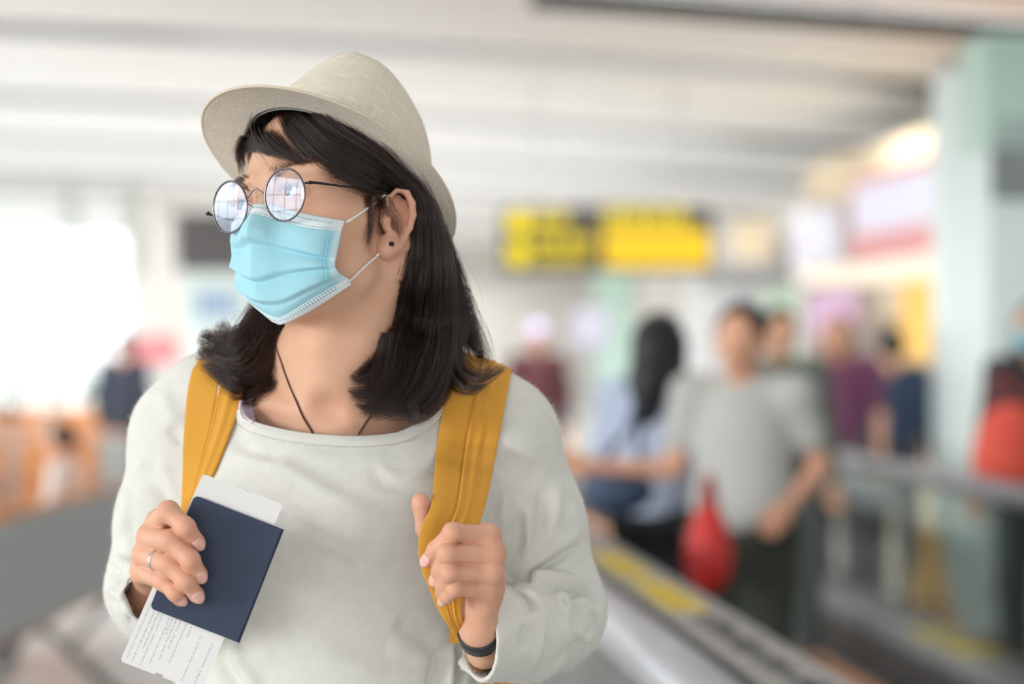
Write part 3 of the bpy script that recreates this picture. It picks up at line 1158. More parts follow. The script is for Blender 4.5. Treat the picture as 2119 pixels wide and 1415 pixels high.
sd = bo.modifiers.new('smooth', 'SUBSURF'); sd.levels = sd.render_levels = 1
edge = [brim_pt(a, 1.0) for a in np.linspace(0, 2 * math.pi, 160, endpoint=False)]
mesh_obj('brim_edge', *tube(edge, .0016, 8, True), M_STRAW, hat)
# band of lining inside the crown
lv = []
for h in (-1.5, 9, 20):
    for j in range(n):
        x, y = ring(2 * math.pi * j / n, .975 if h > 0 else .985)
        lv.append(HAT(x, y, h))
mesh_obj('sweatband', np.array(lv), grid_faces(n, 3, True), mat('lining_grey', lin((150, 148, 152)), .7), hat)
# dark strip round the foot of the crown: painted shade of the brim gap
rv = []
for h in (.5, 4, 9):
    for j in range(n):
        x, y = ring(2 * math.pi * j / n, 1.012 - h * .001)
        rv.append(HAT(x, y, h))
mesh_obj('brim_gap_shade', np.array(rv), grid_faces(n, 3, True), mat('gap_shade_dark', lin((88, 80, 74)), .8), hat)
# ------------------------------------------------------------------ face mask
from mathutils.bvhtree import BVHTree


def bvh_of(V, F):
    return BVHTree.FromPolygons([tuple(v) for v in V], [tuple(int(i) for i in f) for f in F])


BODY_T = bvh_of(BV, BF)
SW_T = bvh_of(SV, SF)


def cast(px, py, trees, lift=0.0, y_min=1.0):
    """the first surface seen through a pixel, moved lift metres towards the camera"""
    c = Vector((0, 0, CAMZ))
    d = Vector(W(px, py, 1.0)) - c
    d.normalize()
    best = None
    for t in trees:
        h = t.ray_cast(c, d, 5)
        if h[0] is not None and (best is None or h[3] < best[3]): best = h
    if best is None: return None
    return np.array(best[0] - d * lift)


HX = lambda px, py, lx: H.hit(px, py, 0, lx)
# control rows from the top edge down; columns from her right (far) edge to her left (near) edge
ROWS = [
    # far edge            far cheek            ridge                near nose side       cheek                near edge
    [(479, 462, -50), (497, 443, -28), (532, 421, 0), (588, 431, 20), (650, 445, 44), (714, 457, 63)],          # top edge
    [(478, 478, -51), (496, 466, -29), (525, 444, 0), (585, 459, 21), (645, 473, 45), (707, 478, 64)],          # foot of the white band
    [(477, 500, -52), (499, 503, -31), (521, 492, 0), (583, 508, 23), (640, 525, 46), (696, 535, 65)],          # lip of the first pleat
    [(478, 515, -52), (500, 516, -31), (524, 506, 0), (583, 517, 23), (640, 529, 46), (694, 539, 65)],          # under it
    [(482, 548, -52), (493, 557, -31), (531, 577, 0), (585, 563, 23), (640, 556, 46), (694, 552, 65)],          # lip of the second
    [(486, 558, -52), (495, 565, -31), (534, 585, 0), (585, 571, 23), (640, 561, 46), (697, 558, 65)],          # under it
    [(493, 585, -51), (507, 606, -31), (540, 622, 0), (585, 622, 21), (638, 598, 43), (705, 568, 63)],          # lip of the third
    [(496, 592, -51), (511, 614, -31), (545, 630, 0), (586, 629, 21), (640, 603, 43), (712, 571, 63)],          # under it
    [(505, 608, -50), (528, 632, -26), (561, 653, 0), (587, 655, 15), (645, 619, 40), (720, 575, 62)],          # head of the lower band
    [(508, 616, -50), (535, 641, -26), (567, 667, 0), (592, 669, 15), (660, 634, 40), (728, 588, 62)],          # bottom edge
]
LIFT = [0, .5, 5.6, .0, 6.2, .0, 5.6, .2, 1.2, .4]          # how far the cloth stands off, mm
VVAL = [0, .115, .34, .36, .58, .60, .80, .82, .945, 1.0]
ctl = np.array([[HX(*q) for q in r] for r in ROWS])
nuM = 97
fine = np.array([spline(r, nuM) for r in ctl])
un = np.linspace(0, 1, nuM)
MV, MUV, ML = [], [], []
for k in range(len(ROWS) - 1):
    m_ = 4 if VVAL[k + 1] - VVAL[k] < .05 else 12
    for j in range(m_ + (1 if k == len(ROWS) - 2 else 0)):
        t = j / m_
        MV.append(fine[k] * (1 - t) + fine[k + 1] * t)
        MUV.append(np.stack([un, np.full(nuM, VVAL[k] * (1 - t) + VVAL[k + 1] * t)], 1))
        ML.append((LIFT[k] * (1 - t) + LIFT[k + 1] * t + (1.6 * math.sin(math.pi * t) if m_ > 4 else 0)) * np.clip(np.minimum(un, 1 - un) / .13, 0, 1) ** .7
                  + 2.0 * np.exp(-np.abs(un - .4) / .035) * (1 if k > 0 else .4))
nvM = len(MV)
MV = np.concatenate(MV); MUV = np.concatenate(MUV); ML = np.concatenate(ML)
# keep the cloth off the skin: where the face would come through, move the cloth out, smoothly
eye_ = np.array([0, 0, CAMZ])
off = np.zeros(len(MV))
for i, p in enumerate(MV):
    d = unit(p - eye_)
    h = BODY_T.ray_cast(Vector(eye_), Vector(d), 5)
    if h[0] is not None:
        off[i] = max(0.0, np.linalg.norm(p - eye_) - (h[3] - .0022))
off = np.minimum(off, .05).reshape(nvM, nuM)
req = off.copy()
for _ in range(60):
    q = np.pad(off, 1, mode='edge')
    off = np.maximum(req, (q[:-2, 1:-1] + q[2:, 1:-1] + q[1:-1, :-2] + q[1:-1, 2:]) / 4)
q = off
for _ in range(8):
    q = np.pad(q, 1, mode='edge'); q = (q[:-2, 1:-1] + q[2:, 1:-1] + q[1:-1, :-2] + q[1:-1, 2:]) / 4
off = np.maximum(req, q)
MV = MV - unit_rows(MV - eye_) * off.reshape(-1, 1)
# the pleats stand off the face
lc = H.loc(MV)
mid = np.abs(un - .4)[None].repeat(nvM, 0).reshape(-1)
MV = H(lc + unit_rows(np.stack([lc[:, 0] * .9, np.full(len(lc), 62.0), np.zeros(len(lc))], 1)) * ML[:, None])


def mask_material():
    m = mat('mask_fabric', lin((165, 218, 230)), 0.75)
    N, Lk, b = nodes(m)
    nt = m.node_tree
    b.inputs['Specular IOR Level'].default_value = .25
    b.inputs['Subsurface Weight'].default_value = .15
    b.inputs['Subsurface Scale'].default_value = .004
    uv = new_node(nt, 'ShaderNodeUVMap')
    sp = new_node(nt, 'ShaderNodeSeparateXYZ'); Lk.new(uv.outputs[0], sp.inputs[0])
    U, Vv = sp.outputs[0], sp.outputs[1]

    def M(op, a, b_=None, c=None):
        n_ = new_node(nt, 'ShaderNodeMath', operation=op)
        for i, x in enumerate((a, b_, c)):
            if x is None: continue
            if isinstance(x, (int, float)): n_.inputs[i].default_value = x
            else: Lk.new(x, n_.inputs[i])
        return n_.outputs[0]

    def band(x, c, w): return M('COMPARE', x, c, w)
    white = M('MAXIMUM', M('LESS_THAN', Vv, .115), M('GREATER_THAN', Vv, .945))
    side = M('MAXIMUM', M('GREATER_THAN', U, .955), M('LESS_THAN', U, .035))
    du = M('LESS_THAN', M('FRACT', M('MULTIPLY', U, 60)), .55)
    rows = band(Vv, .045, .005)
    for c in (.098, .118, .956, .972): rows = M('MAXIMUM', rows, band(Vv, c, .0045))
    dots = M('MULTIPLY', M('MULTIPLY', du, rows), M('LESS_THAN', U, .93))
    dv = M('LESS_THAN', M('FRACT', M('MULTIPLY', Vv, 48)), .5)
    cols = band(U, .905, .006)
    for c in (.93, .05): cols = M('MAXIMUM', cols, band(U, c, .006))
    sdots = M('MULTIPLY', M('MULTIPLY', dv, cols), M('MULTIPLY', M('GREATER_THAN', Vv, .15), M('LESS_THAN', Vv, .80)))
    c1 = new_node(nt, 'ShaderNodeMix', data_type='RGBA'); c1.inputs[6].default_value = lin((170, 218, 230)); c1.inputs[7].default_value = lin((229, 233, 235))
    Lk.new(M('MAXIMUM', white, M('MULTIPLY', side, .55)), c1.inputs[0])
    c2 = new_node(nt, 'ShaderNodeMix', data_type='RGBA'); c2.inputs[7].default_value = lin((128, 176, 188))
    Lk.new(c1.outputs[2], c2.inputs[6]); Lk.new(dots, c2.inputs[0])
    c3 = new_node(nt, 'ShaderNodeMix', data_type='RGBA'); c3.inputs[7].default_value = lin((110, 196, 216))
    Lk.new(c2.outputs[2], c3.inputs[6]); Lk.new(sdots, c3.inputs[0])
    # woven relief
    vo = new_node(nt, 'ShaderNodeTexVoronoi'); vo.inputs['Scale'].default_value = 1
    mp = new_node(nt, 'ShaderNodeMapping'); mp.inputs['Scale'].default_value = (150, 120, 1)
    Lk.new(uv.outputs[0], mp.inputs[0]); Lk.new(mp.outputs[0], vo.inputs['Vector']); vo.inputs['Randomness'].default_value = .35
    sh = M('MULTIPLY', vo.outputs['Distance'], .14)
    c4 = new_node(nt, 'ShaderNodeMix', data_type='RGBA'); c4.blend_type = 'MULTIPLY'; c4.inputs[7].default_value = lin((146, 202, 218))
    Lk.new(sh, c4.inputs[0]); Lk.new(c3.outputs[2], c4.inputs[6]); Lk.new(c4.outputs[2], b.inputs['Base Color'])
    bp = new_node(nt, 'ShaderNodeBump'); bp.inputs['Strength'].default_value = .3; bp.inputs['Distance'].default_value = .0004; bp.invert = True
    hh = M('ADD', vo.outputs['Distance'], M('MULTIPLY', M('MAXIMUM', dots, sdots), 1.5))
    Lk.new(hh, bp.inputs['Height']); Lk.new(bp.outputs['Normal'], b.inputs['Normal'])
    return m


mask = empty('face_mask', H(0, 95, -110), 'light blue pleated surgical mask over the woman\'s nose and mouth', 'mask')
mo = mesh_obj('mask_cloth', MV, grid_faces(nuM, nvM), mask_material(), mask, uv=MUV)
md = mo.modifiers.new('thick', 'SOLIDIFY'); md.thickness = .0009; md.offset = 1
M_ELASTIC = mat('white_elastic', lin((236, 234, 228)), .7)
up = [HX(709, 462, 66)] + [cast(px, py, [BODY_T], .0016) for px, py in ((722, 457), (736, 448), (750, 438), (765, 428), (778, 418), (788, 411))] + [HX(800, 402, 77), H.hit(832, 396, 0, 72), H.hit(852, 425, 0, 68), H.hit(850, 470, 0, 66), H.hit(815, 518, 0, 66)]
lo_ = [HX(790, 522, 69.5)] + [cast(px, py, [BODY_T], .0016) for px, py in ((774, 535), (760, 547), (745, 561), (733, 573))] + [HX(723, 582, 63)]
for sx in (1, -1):
    loop = H(H.loc(spline(np.array(up + lo_), 90)) * np.array([sx, 1, 1]))
    mesh_obj('ear_loop', *tube(loop, .0012, 8), M_ELASTIC, mask)

# ------------------------------------------------------------------ glasses
glasses = empty('round_glasses', H(0, 100, 0), 'round wire-rimmed glasses with bluish reflecting lenses on the masked woman', 'glasses')
M_RIM = mat('dark_silver_wire', lin((120, 112, 116)), .25, Metallic=1.0)
M_TEMPLE = mat('black_wire', lin((34, 33, 35)), .35, Metallic=.6)


def lens_material():
    m = bpy.data.materials.new('coated_lens')
    m.use_nodes = True
    nt = m.node_tree
    nt.nodes.clear()
    out = nt.nodes.new('ShaderNodeOutputMaterial')
    tr = nt.nodes.new('ShaderNodeBsdfTransparent'); tr.inputs['Color'].default_value = (.97, .99, 1, 1)
    gl = nt.nodes.new('ShaderNodeBsdfGlossy'); gl.inputs['Roughness'].default_value = .0
    gl.inputs['Color'].default_value = (.74, .82, 1.0, 1)
    mx = nt.nodes.new('ShaderNodeMixShader'); mx.inputs[0].default_value = .22
    for a, b_ in ((tr.outputs[0], mx.inputs[1]), (gl.outputs[0], mx.inputs[2]), (mx.outputs[0], out.inputs[0])): nt.links.new(a, b_)
    return m


M_LENS = lens_material()
fwd = lambda P, k=.0048: eye_ + (np.asarray(P) - eye_) * (1 - k)
LC = {1: fwd(HX(589, 403, 34)), -1: fwd(HX(476, 428.5, -34))}
for s in (1, -1):
    nrm = unit(Fv + Lv * (.06 * s) + Uv * -.10)
    ux = unit(np.cross(nrm, Uv)); uy = np.cross(ux, nrm)
    uy = uy if uy @ Uv > 0 else -uy
    r = .0241
    rim = [LC[s] + r * (math.cos(a) * ux + math.sin(a) * uy) for a in np.linspace(0, 2 * math.pi, 64, endpoint=False)]
    mesh_obj('rim', *tube(rim, .00105, 10, True), M_RIM, glasses)
    R_ = .20
    cs = LC[s] - nrm * math.sqrt(R_ ** 2 - r ** 2)
    V_, F_ = dome(cs, nrm, R_, math.asin(r / R_), 48, 10)
    mesh_obj('lens', V_, F_, M_LENS, glasses)
b0 = LC[1] - Lv * .0243 + Uv * .004; b1 = LC[-1] + Lv * .0243 + Uv * .004
bm_ = (b0 + b1) / 2
br = spline(np.array([b0, b0 * .72 + b1 * .28 + Uv * .0052 + Fv * .001, bm_ + Uv * .0075 + Fv * .0015, b0 * .28 + b1 * .72 + Uv * .0052 + Fv * .001, b1]), 24)
mesh_obj('bridge', *tube(br, .0009, 8), M_RIM, glasses)
for s in (1, -1):
    c = LC[s] - Lv * (.0243 * s)
    wire = spline(np.array([c - Uv * .002, c - Fv * .005 - Uv * .006 - Lv * .002 * s, c - Fv * .009 - Uv * .011 - Lv * .001 * s]), 12)
    mesh_obj('pad_arm', *tube(wire, .0005, 6), M_RIM, glasses)
    pc = wire[-1]
    bm2 = bmesh.new(); bmesh.ops.create_icosphere(bm2, subdivisions=2, radius=1)
    pv = np.array([v.co[:] for v in bm2.verts]); pf = [tuple(v.index for v in f.verts) for f in bm2.faces]; bm2.free()
    mesh_obj('nose_pad', pc + (pv * np.array([.0012, .004, .0065])) @ np.stack([Lv, Fv, Uv]), pf, mat('clear_pad', lin((225, 215, 205)), .2), glasses)
# near temple follows the picture, the far one mirrors it
near = [fwd(HX(631, 379, 57.5)), fwd(HX(640, 378, 62), .0042), fwd(HX(652, 378, 66), .003), fwd(HX(700, 384, 73), .0012), HX(745, 389.5, 77), HX(785, 396, 79), HX(800, 399, 79), H.hit(825, 402, 0, 76), H.hit(846, 425, 0, 72), H.hit(850, 455, 0, 70)]
for s in (1, -1):
    P_ = spline(H(H.loc(np.array(near)) * np.array([s, 1, 1])), 60)
    rr = np.interp(np.linspace(0, 1, 60), [0, .08, .12, .2, .3, .55, .56, .8, 1], [.0011, .0011, .0019, .0014, .0010, .0010, .0016, .0017, .0012])
    mesh_obj('temple', *tube(P_, rr, 10), M_TEMPLE, glasses)
# ------------------------------------------------------------------ backpack and its straps
def twill(name, c1, c2, scale=3000):
    m = mat(name, lin(c1), 0.8)
    N, Lk, b = nodes(m)
    nt = m.node_tree
    b.inputs['Specular IOR Level'].default_value = .25
    tc = new_node(nt, 'ShaderNodeTexCoord')
    w = new_node(nt, 'ShaderNodeTexWave', wave_type='BANDS', bands_direction='DIAGONAL'); w.inputs['Scale'].default_value = scale / 6.28; w.inputs['Distortion'].default_value = 1.2
    Lk.new(tc.outputs['Object'], w.inputs['Vector'])
    n1 = new_node(nt, 'ShaderNodeTexNoise'); n1.inputs['Scale'].default_value = 28; n1.inputs['Detail'].default_value = 6
    Lk.new(tc.outputs['Object'], n1.inputs['Vector'])
    mx = new_node(nt, 'ShaderNodeMix', data_type='RGBA'); mx.inputs[6].default_value = lin(c2); mx.inputs[7].default_value = lin(c1)
    Lk.new(n1.outputs['Fac'], mx.inputs[0]); Lk.new(mx.outputs[2], b.inputs['Base Color'])
    bp = new_node(nt, 'ShaderNodeBump'); bp.inputs['Strength'].default_value = .2; bp.inputs['Distance'].default_value = .0003
    Lk.new(w.outputs['Fac'], bp.inputs['Height']); Lk.new(bp.outputs['Normal'], b.inputs['Normal'])
    return m


M_YEL = twill('mustard_twill', (222, 162, 66), (213, 151, 55))
M_SEAM = mat('mustard_thread', lin((240, 190, 96)), .8)
pack = empty('backpack', W(705, 1415, 2.45) * np.array([1, 1, 0]) + np.array([0, 0, .95]), 'mustard yellow backpack worn on the woman\'s back, with wide front straps', 'backpack')


def strap(rows, n=130, m=61, seam=.5):
    """rows: (left px, py), (right px, py), depth at left, depth at right, None = lie on the sweater"""
    G_ = []
    fr = np.linspace(0, 1, 7)
    for (l, r, yl, yr) in rows:
        row = []
        for f in fr:
            px, py = l[0] + (r[0] - l[0]) * f, l[1] + (r[1] - l[1]) * f
            if yl is None:
                q = cast(px, py, [SW_T], .0045)
                row.append(q[1] if q is not None else np.nan)
            else:
                row.append(yl + (yr - yl) * f)
        row = np.array(row)
        ok = ~np.isnan(row)
        row = np.interp(fr, fr[ok], row[ok]) if ok.any() else row
        G_.append(row)
    D = np.array(G_)
    for i in range(len(D)):
        if np.isnan(D[i]).any(): D[i] = D[i - 1]
    # a stiff strap: smooth the depth across
    Ds = D.copy()
    for _ in range(2):
        q = np.pad(Ds, ((0, 0), (1, 1)), mode='edge'); Ds = (q[:, :-2] + q[:, 1:-1] * 2 + q[:, 2:]) / 4
    Ds -= np.maximum(0, (Ds - D)).max(1, keepdims=True) * .6
    P = np.array([[W(l[0] + (r[0] - l[0]) * f, l[1] + (r[1] - l[1]) * f, Ds[i, j]) for j, f in enumerate(fr)] for i, (l, r, _, _) in enumerate(rows)])
    A = np.stack([spline(P[:, j], n) for j in range(7)], 1)          # n x 7
    A = np.stack([spline(A[i], m) for i in range(n)], 0)             # n x m
    t = np.gradient(A, axis=0).reshape(-1, 3); s_ = np.gradient(A, axis=1).reshape(-1, 3)
    N = unit_rows(np.cross(t, s_)).reshape(n, m, 3)
    N *= np.sign((N * (eye_ - A)).sum(-1, keepdims=True))
    x = np.linspace(0, 1, m)
    prof = .0016 * (1 - np.abs(2 * x - 1) ** 6)
    prof = prof + np.where(x < seam, 0.0, .0011) - .0026 * np.exp(-((x - seam) / .016) ** 2) + .0007 * np.exp(-((x - seam - .035) / .02) ** 2)
    prof = prof + .0011 * np.exp(-((x - (seam + .22)) / .05) ** 2) - .0006 * np.exp(-((x - (seam + .32)) / .05) ** 2)
    Fr = A + N * prof[None, :, None]
    Bk = A - N * .0018
    V = np.concatenate([Fr, Bk[:, ::-1]], 1).reshape(-1, 3)
    F = grid_faces(2 * m, n, True)
    stitch = []
    js = int((seam + .07) * (m - 1))
    return V, F, Fr[:, js] + N[:, js] * .0003, Fr[:, 1] + N[:, 1] * .0004, Fr[:, m - 2] + N[:, m - 2] * .0004


def stitches(line, step, length, r, keep=None):
    """a row of short thread stitches along a line, as one mesh"""
    L = np.concatenate([[0], np.cumsum(np.linalg.norm(np.diff(line, axis=0), axis=1))])
    parts = []
    s = 0.0
    while s + length < L[-1]:
        a = np.array([np.interp(s, L, line[:, k]) for k in range(3)])
        b = np.array([np.interp(s + length, L, line[:, k]) for k in range(3)])
        parts.append(tube([a, (a + b) / 2, b], [r * .6, r, r * .6], 5))
        s += step
    return join_vf(parts)


LEFT_ROWS = [((445, 800), (560, 820), 2.42, 2.42), ((427, 765), (540, 768), 2.35, 2.35), ((413, 745), (524, 742), 2.245, 2.245),
             ((403, 757), (517, 758), 2.228, 2.222), ((396, 771), (509, 780), 2.222, 2.208), ((387, 817), (500, 822), 2.212, 2.194), ((382, 873), (485, 873), None, None), ((379, 924), (464, 928), None, None),
             ((378, 974), (443, 978), None, None), ((375, 1036), (416, 1028), None, None), ((371, 1080), (404, 1080), 2.150, 2.145), ((366, 1150), (398, 1150), 2.142, 2.142),
             ((372, 1230), (404, 1230), 2.142, 2.142), ((390, 1300), (420, 1296), 2.145, 2.145), ((405, 1345), (428, 1340), 2.15, 2.15)]
RIGHT_ROWS = [((905, 800), (1020, 830), 2.42, 2.42), ((925, 738), (1044, 778), 2.36, 2.36), ((939, 722), (1058, 767), 2.275, 2.270),
              ((936, 738), (1056, 778), 2.245, 2.248), ((930, 772), (1053, 800), None, None), ((921, 822), (1047, 830), None, None), ((912, 872), (1039, 872), None, None), ((903, 935), (1028, 930), None, None),
              ((897, 1005), (1014, 1004), 2.108, 2.140), ((891, 1050), (1001, 1056), 2.079, 2.115), ((874, 1087), (992, 1088), 2.072, 2.098), ((866, 1127), (984, 1130), 2.069, 2.085),
              ((871, 1174), (975, 1176), 2.066, 2.076), ((886, 1213), (962, 1216), 2.066, 2.075), ((901, 1250), (955, 1246), 2.072, 2.078), ((917, 1280), (957, 1280), 2.080, 2.082),
              ((943, 1318), (968, 1308), 2.108, 2.110), ((969, 1358), (985, 1342), 2.142, 2.145), ((990, 1405), (1004, 1390), 2.165, 2.165), ((1020, 1470), (1036, 1460), 2.24, 2.24)]
STRAP_T = []
for rows, sm in ((LEFT_ROWS, .56), (RIGHT_ROWS, .46)):
    V, F, st, e1, e2 = strap(rows, seam=sm)
    so = mesh_obj('shoulder_strap', V, F, M_YEL, pack)
    STRAP_T.append(bvh_of(V, F))
    st_o = mesh_obj('stitching', *join_vf([stitches(l, .0032, .0021, .00028) for l in (st,)]), M_SEAM, so)
    st_o['kind'] = 'stuff'
# strap end tab that shows under the hand, and the bag itself behind her
V, F = box_vf(W(944, 1312, 2.146), (.0125, .004, .016))
mesh_obj('strap_tab', V, F, M_YEL, pack, False)
bgS = Sdf(.004)
bgS.cone(W(705, 960, 2.485), W(715, 1560, 2.50), .135, .165, .02, flat=((0, 1, 0), .50))
bgS.cone(W(705, 1250, 2.57), W(712, 1500, 2.57), .10, .11, .03, flat=((0, 1, 0), .5))
bgS.cone(W(1020, 1330, 2.40), W(1010, 1500, 2.40), .030, .034, .04)
V, F = bgS.mesh()
mesh_obj('bag', V, F, M_YEL, pack)
V, F = tube(spline(np.array([W(640, 800, 2.45), W(660, 770, 2.47), W(705, 756, 2.48), W(750, 770, 2.47), W(770, 800, 2.45)]), 24), .008, 10)
mesh_obj('grab_handle', V, F, M_YEL, pack)

# ------------------------------------------------------------------ passport and boarding pass in her right hand
PP = [W(403, 1024, 2.031), W(583, 1094, 2.031), W(471, 1328, 2.025), W(306, 1256, 2.025)]


def quad_frame(Q):
    x = unit(Q[1] - Q[0]); yv = Q[3] - Q[0]; n = unit(np.cross(x, yv)); y = np.cross(n, x)
    if n @ (eye_ - Q[0]) < 0: n = -n
    return x, y, n


def rounded_sheet(c, x, y, n, w, h, t, rad, notch=None):
    """flat slab with rounded corners, notch = half-moon cuts as (edge, place, size)"""
    pts = []
    for cx, cy, a0 in ((w - rad[1], rad[1], -90), (w - rad[2], h - rad[2], 0), (rad[3], h - rad[3], 90), (rad[0], rad[0], 180)):
        rr = rad[[(-90), 0, 90, 180].index(a0) if False else {-90: 1, 0: 2, 90: 3, 180: 0}[a0]]
        for k in range(7):
            a = math.radians(a0 + 15 * k)
            pts.append((cx + rr * math.cos(a), cy + rr * math.sin(a)))
        if notch:
            for e, pl, sz in notch:
                if e == {-90: 'r', 0: 'b', 90: 'l', 180: 't'}[a0]:
                    if e == 'b': pts += [(w * pl + sz, h), (w * pl + sz * .8, h - sz * .55), (w * pl - sz * .8, h - sz * .55), (w * pl - sz, h)]
                    if e == 't': pts += [(w * pl - sz, 0), (w * pl - sz * .8, sz * .3), (w * pl + sz * .8, sz * .3), (w * pl + sz, 0)]
    m = len(pts)
    V = [c + x * a + y * b + n * (t / 2) for a, b in pts] + [c + x * a + y * b - n * (t / 2) for a, b in pts]
    F = [tuple(range(m)), tuple(range(2 * m - 1, m - 1, -1))] + [(i, i + m, (i + 1) % m + m, (i + 1) % m) for i in range(m)]
    return np.array(V), F


M_NAVY = noise_mat('navy_cover', (33, 49, 76), (28, 43, 70), 900, .5, bump=.0002)
M_PAGE = mat('page_edge', lin((232, 214, 220)), .7)
M_CARD = noise_mat('card_white', (234, 231, 229), (228, 225, 224), 60, .55)
x, y, n = quad_frame(PP)
w_, h_ = np.linalg.norm(PP[1] - PP[0]), np.linalg.norm(PP[3] - PP[0])
passport = empty('passport', PP[3], 'navy blue passport booklet held upright in the woman\'s ringed hand', 'passport')
rd = (.0045, .0004, .0004, .0045)
mesh_obj('front_cover', *rounded_sheet(PP[0] + n * .0016, x, y, n, w_, h_, .0007, rd), M_NAVY, passport, False)
mesh_obj('back_cover', *rounded_sheet(PP[0] - n * .0022, x, y, n, w_, h_, .0007, rd), M_NAVY, passport, False)
for k in range(2):
    mesh_obj('pages', *rounded_sheet(PP[0] + x * .0002 + y * .0008 + n * (.0006 - .0021 * k), x, y, n, w_ - .0012, h_ - .0016, .0009, rd), M_PAGE, passport, False)
sp0, sp1 = PP[1] - n * .0003, PP[2] - n * .0003
sp0 = PP[0] + x * w_ - n * .0003; sp1 = sp0 + y * h_
mesh_obj('spine', *tube(np.array([sp0, (sp0 + sp1) / 2, sp1]), .0022, 10), M_NAVY, passport)

BPq = [W(428, 984, 2.0325), W(591, 1047, 2.0325), W(430, 1410, 2.027), W(254, 1374, 2.027)]
bx, by = x, y
c0 = W(423, 981, 2.0330)
bw = float(np.linalg.norm(W(591, 1045, 2.033) - W(425, 981, 2.033)))
bh = float(np.linalg.norm(W(256, 1371, 2.027) - W(428, 984, 2.033)))
bp_o = empty('boarding_pass', c0 + by * bh, 'white printed boarding pass sticking out of the navy passport', 'boarding pass')
# the card follows its own slightly different slant
bx2 = unit(W(591, 1047, 2.033) - W(428, 984, 2.033))
by2 = unit(W(254, 1374, 2.027) - W(424, 990, 2.033))
by2 = unit(by2 - bx2 * (by2 @ bx2) * .0)
mesh_obj('card', *rounded_sheet(W(420, 980, 2.0330), bx2, by2, n, bw, bh, .0004, (.003, .003, .003, .003), [('b', .48, .004), ('t', .58, .004)]), M_CARD, bp_o, False)


# printed lines on the part that shows below the passport: rows of tiny strokes
def print_lines():
    V, F = [], []
    r_ = np.random.default_rng(3)
    cols = [(.06, .69, .97), (.13, .68, .985), (.235, .70, .985), (.325, .71, .955), (.405, .71, .93), (.53, .715, .92), (.60, .72, .77), (.745, .745, .98), (.90, .755, .97)]
    cols += [(.185, .695, .90), (.455, .712, .86), (.36, .71, .79)]
    o_ = W(420, 980, 2.0330) + n * .00024
    for u_, a, b_ in cols:
        v = a
        while v < b_:
            l = r_.uniform(.0012, .0022)
            if r_.random() < .16: v += .0035; continue
            for q in range(2):
                p = o_ + bx2 * (bw * u_ + r_.uniform(-.0004, .0004)) + by2 * (bh * v + q * .0007)
                hh = r_.uniform(.0005, .00085)
                k = len(V)
                sl = r_.uniform(-.0003, .0003)
                V += [p - bx2 * hh, p + bx2 * hh + by2 * sl, p + bx2 * hh + by2 * (sl + .00028), p - bx2 * hh + by2 * .00028]
                F.append((k, k + 1, k + 2, k + 3))
            v += l / bh + .002
    return np.array(V), F


po = mesh_obj('printed_text', *print_lines(), mat('grey_ink', lin((112, 108, 114)), .8), bp_o, False)
po['kind'] = 'stuff'

# ------------------------------------------------------------------ ring, wristband, ear stud, cord necklace
M_SILVER = mat('silver', lin((214, 214, 216)), .16, Metallic=1.0)
a_, b_ = RH['ring'][0], RH['ring'][1]
t_ = unit(b_ - a_); rc = a_ + (b_ - a_) * .60
u_ = unit(np.cross(t_, [0, 0, 1])); v_ = np.cross(t_, u_)
rr = .0099
V, F = [], []
nr_ = 48
for k, (dt, dr) in enumerate(((-.0018, 0), (-.0013, .0009), (.0013, .0009), (.0018, 0), (.0013, -.0008), (-.0013, -.0008))):
    for j in range(nr_):
        a = 2 * math.pi * j / nr_
        V.append(rc + t_ * dt + (u_ * math.cos(a) + v_ * math.sin(a)) * (rr + dr))
for k in range(6):
    for j in range(nr_):
        F.append((k * nr_ + j, k * nr_ + (j + 1) % nr_, ((k + 1) % 6) * nr_ + (j + 1) % nr_, ((k + 1) % 6) * nr_ + j))
rg = mesh_obj('finger_ring', np.array(V), F, M_SILVER)
tag(rg, 'plain silver ring on the ring finger of the hand holding the passport', 'ring')

wt = unit(W(1003, 1346, 2.140) - LH['wrist'])
wc = LH['wrist'] + wt * .011; wu = unit(np.cross(wt, [0, 1, 0])); wv = np.cross(wt, wu)
V, F = [], []
nr_ = 56
for dt, dr in ((-.009, 0), (-.008, .0014), (.008, .0014), (.009, 0), (.008, -.001), (-.008, -.001)):
    for j in range(nr_):
        a = 2 * math.pi * j / nr_
        V.append(wc + wt * dt + (wu * math.cos(a) * 1.0 + wv * math.sin(a)) * (.0188 + dr))
for k in range(6):
    for j in range(nr_):
        F.append((k * nr_ + j, k * nr_ + (j + 1) % nr_, ((k + 1) % 6) * nr_ + (j + 1) % nr_, ((k + 1) % 6) * nr_ + j))
wb = mesh_obj('wristband', np.array(V), F, mat('black_band', lin((40, 41, 46)), .4))
tag(wb, 'black smooth wristband inside the sleeve of the hand on the strap', 'wristband')

es = mesh_obj('ear_stud', *box_vf(H.hit(810, 505, 0, 81.5), (.0042, .0036, .0042), HR), mat('black_stone', lin((30, 28, 28)), .25), None, False)
bv_ = es.modifiers.new('round', 'BEVEL'); bv_.width = .0006; bv_.segments = 2
tag(es, 'small square black stud in the woman\'s ear lobe', 'earring')

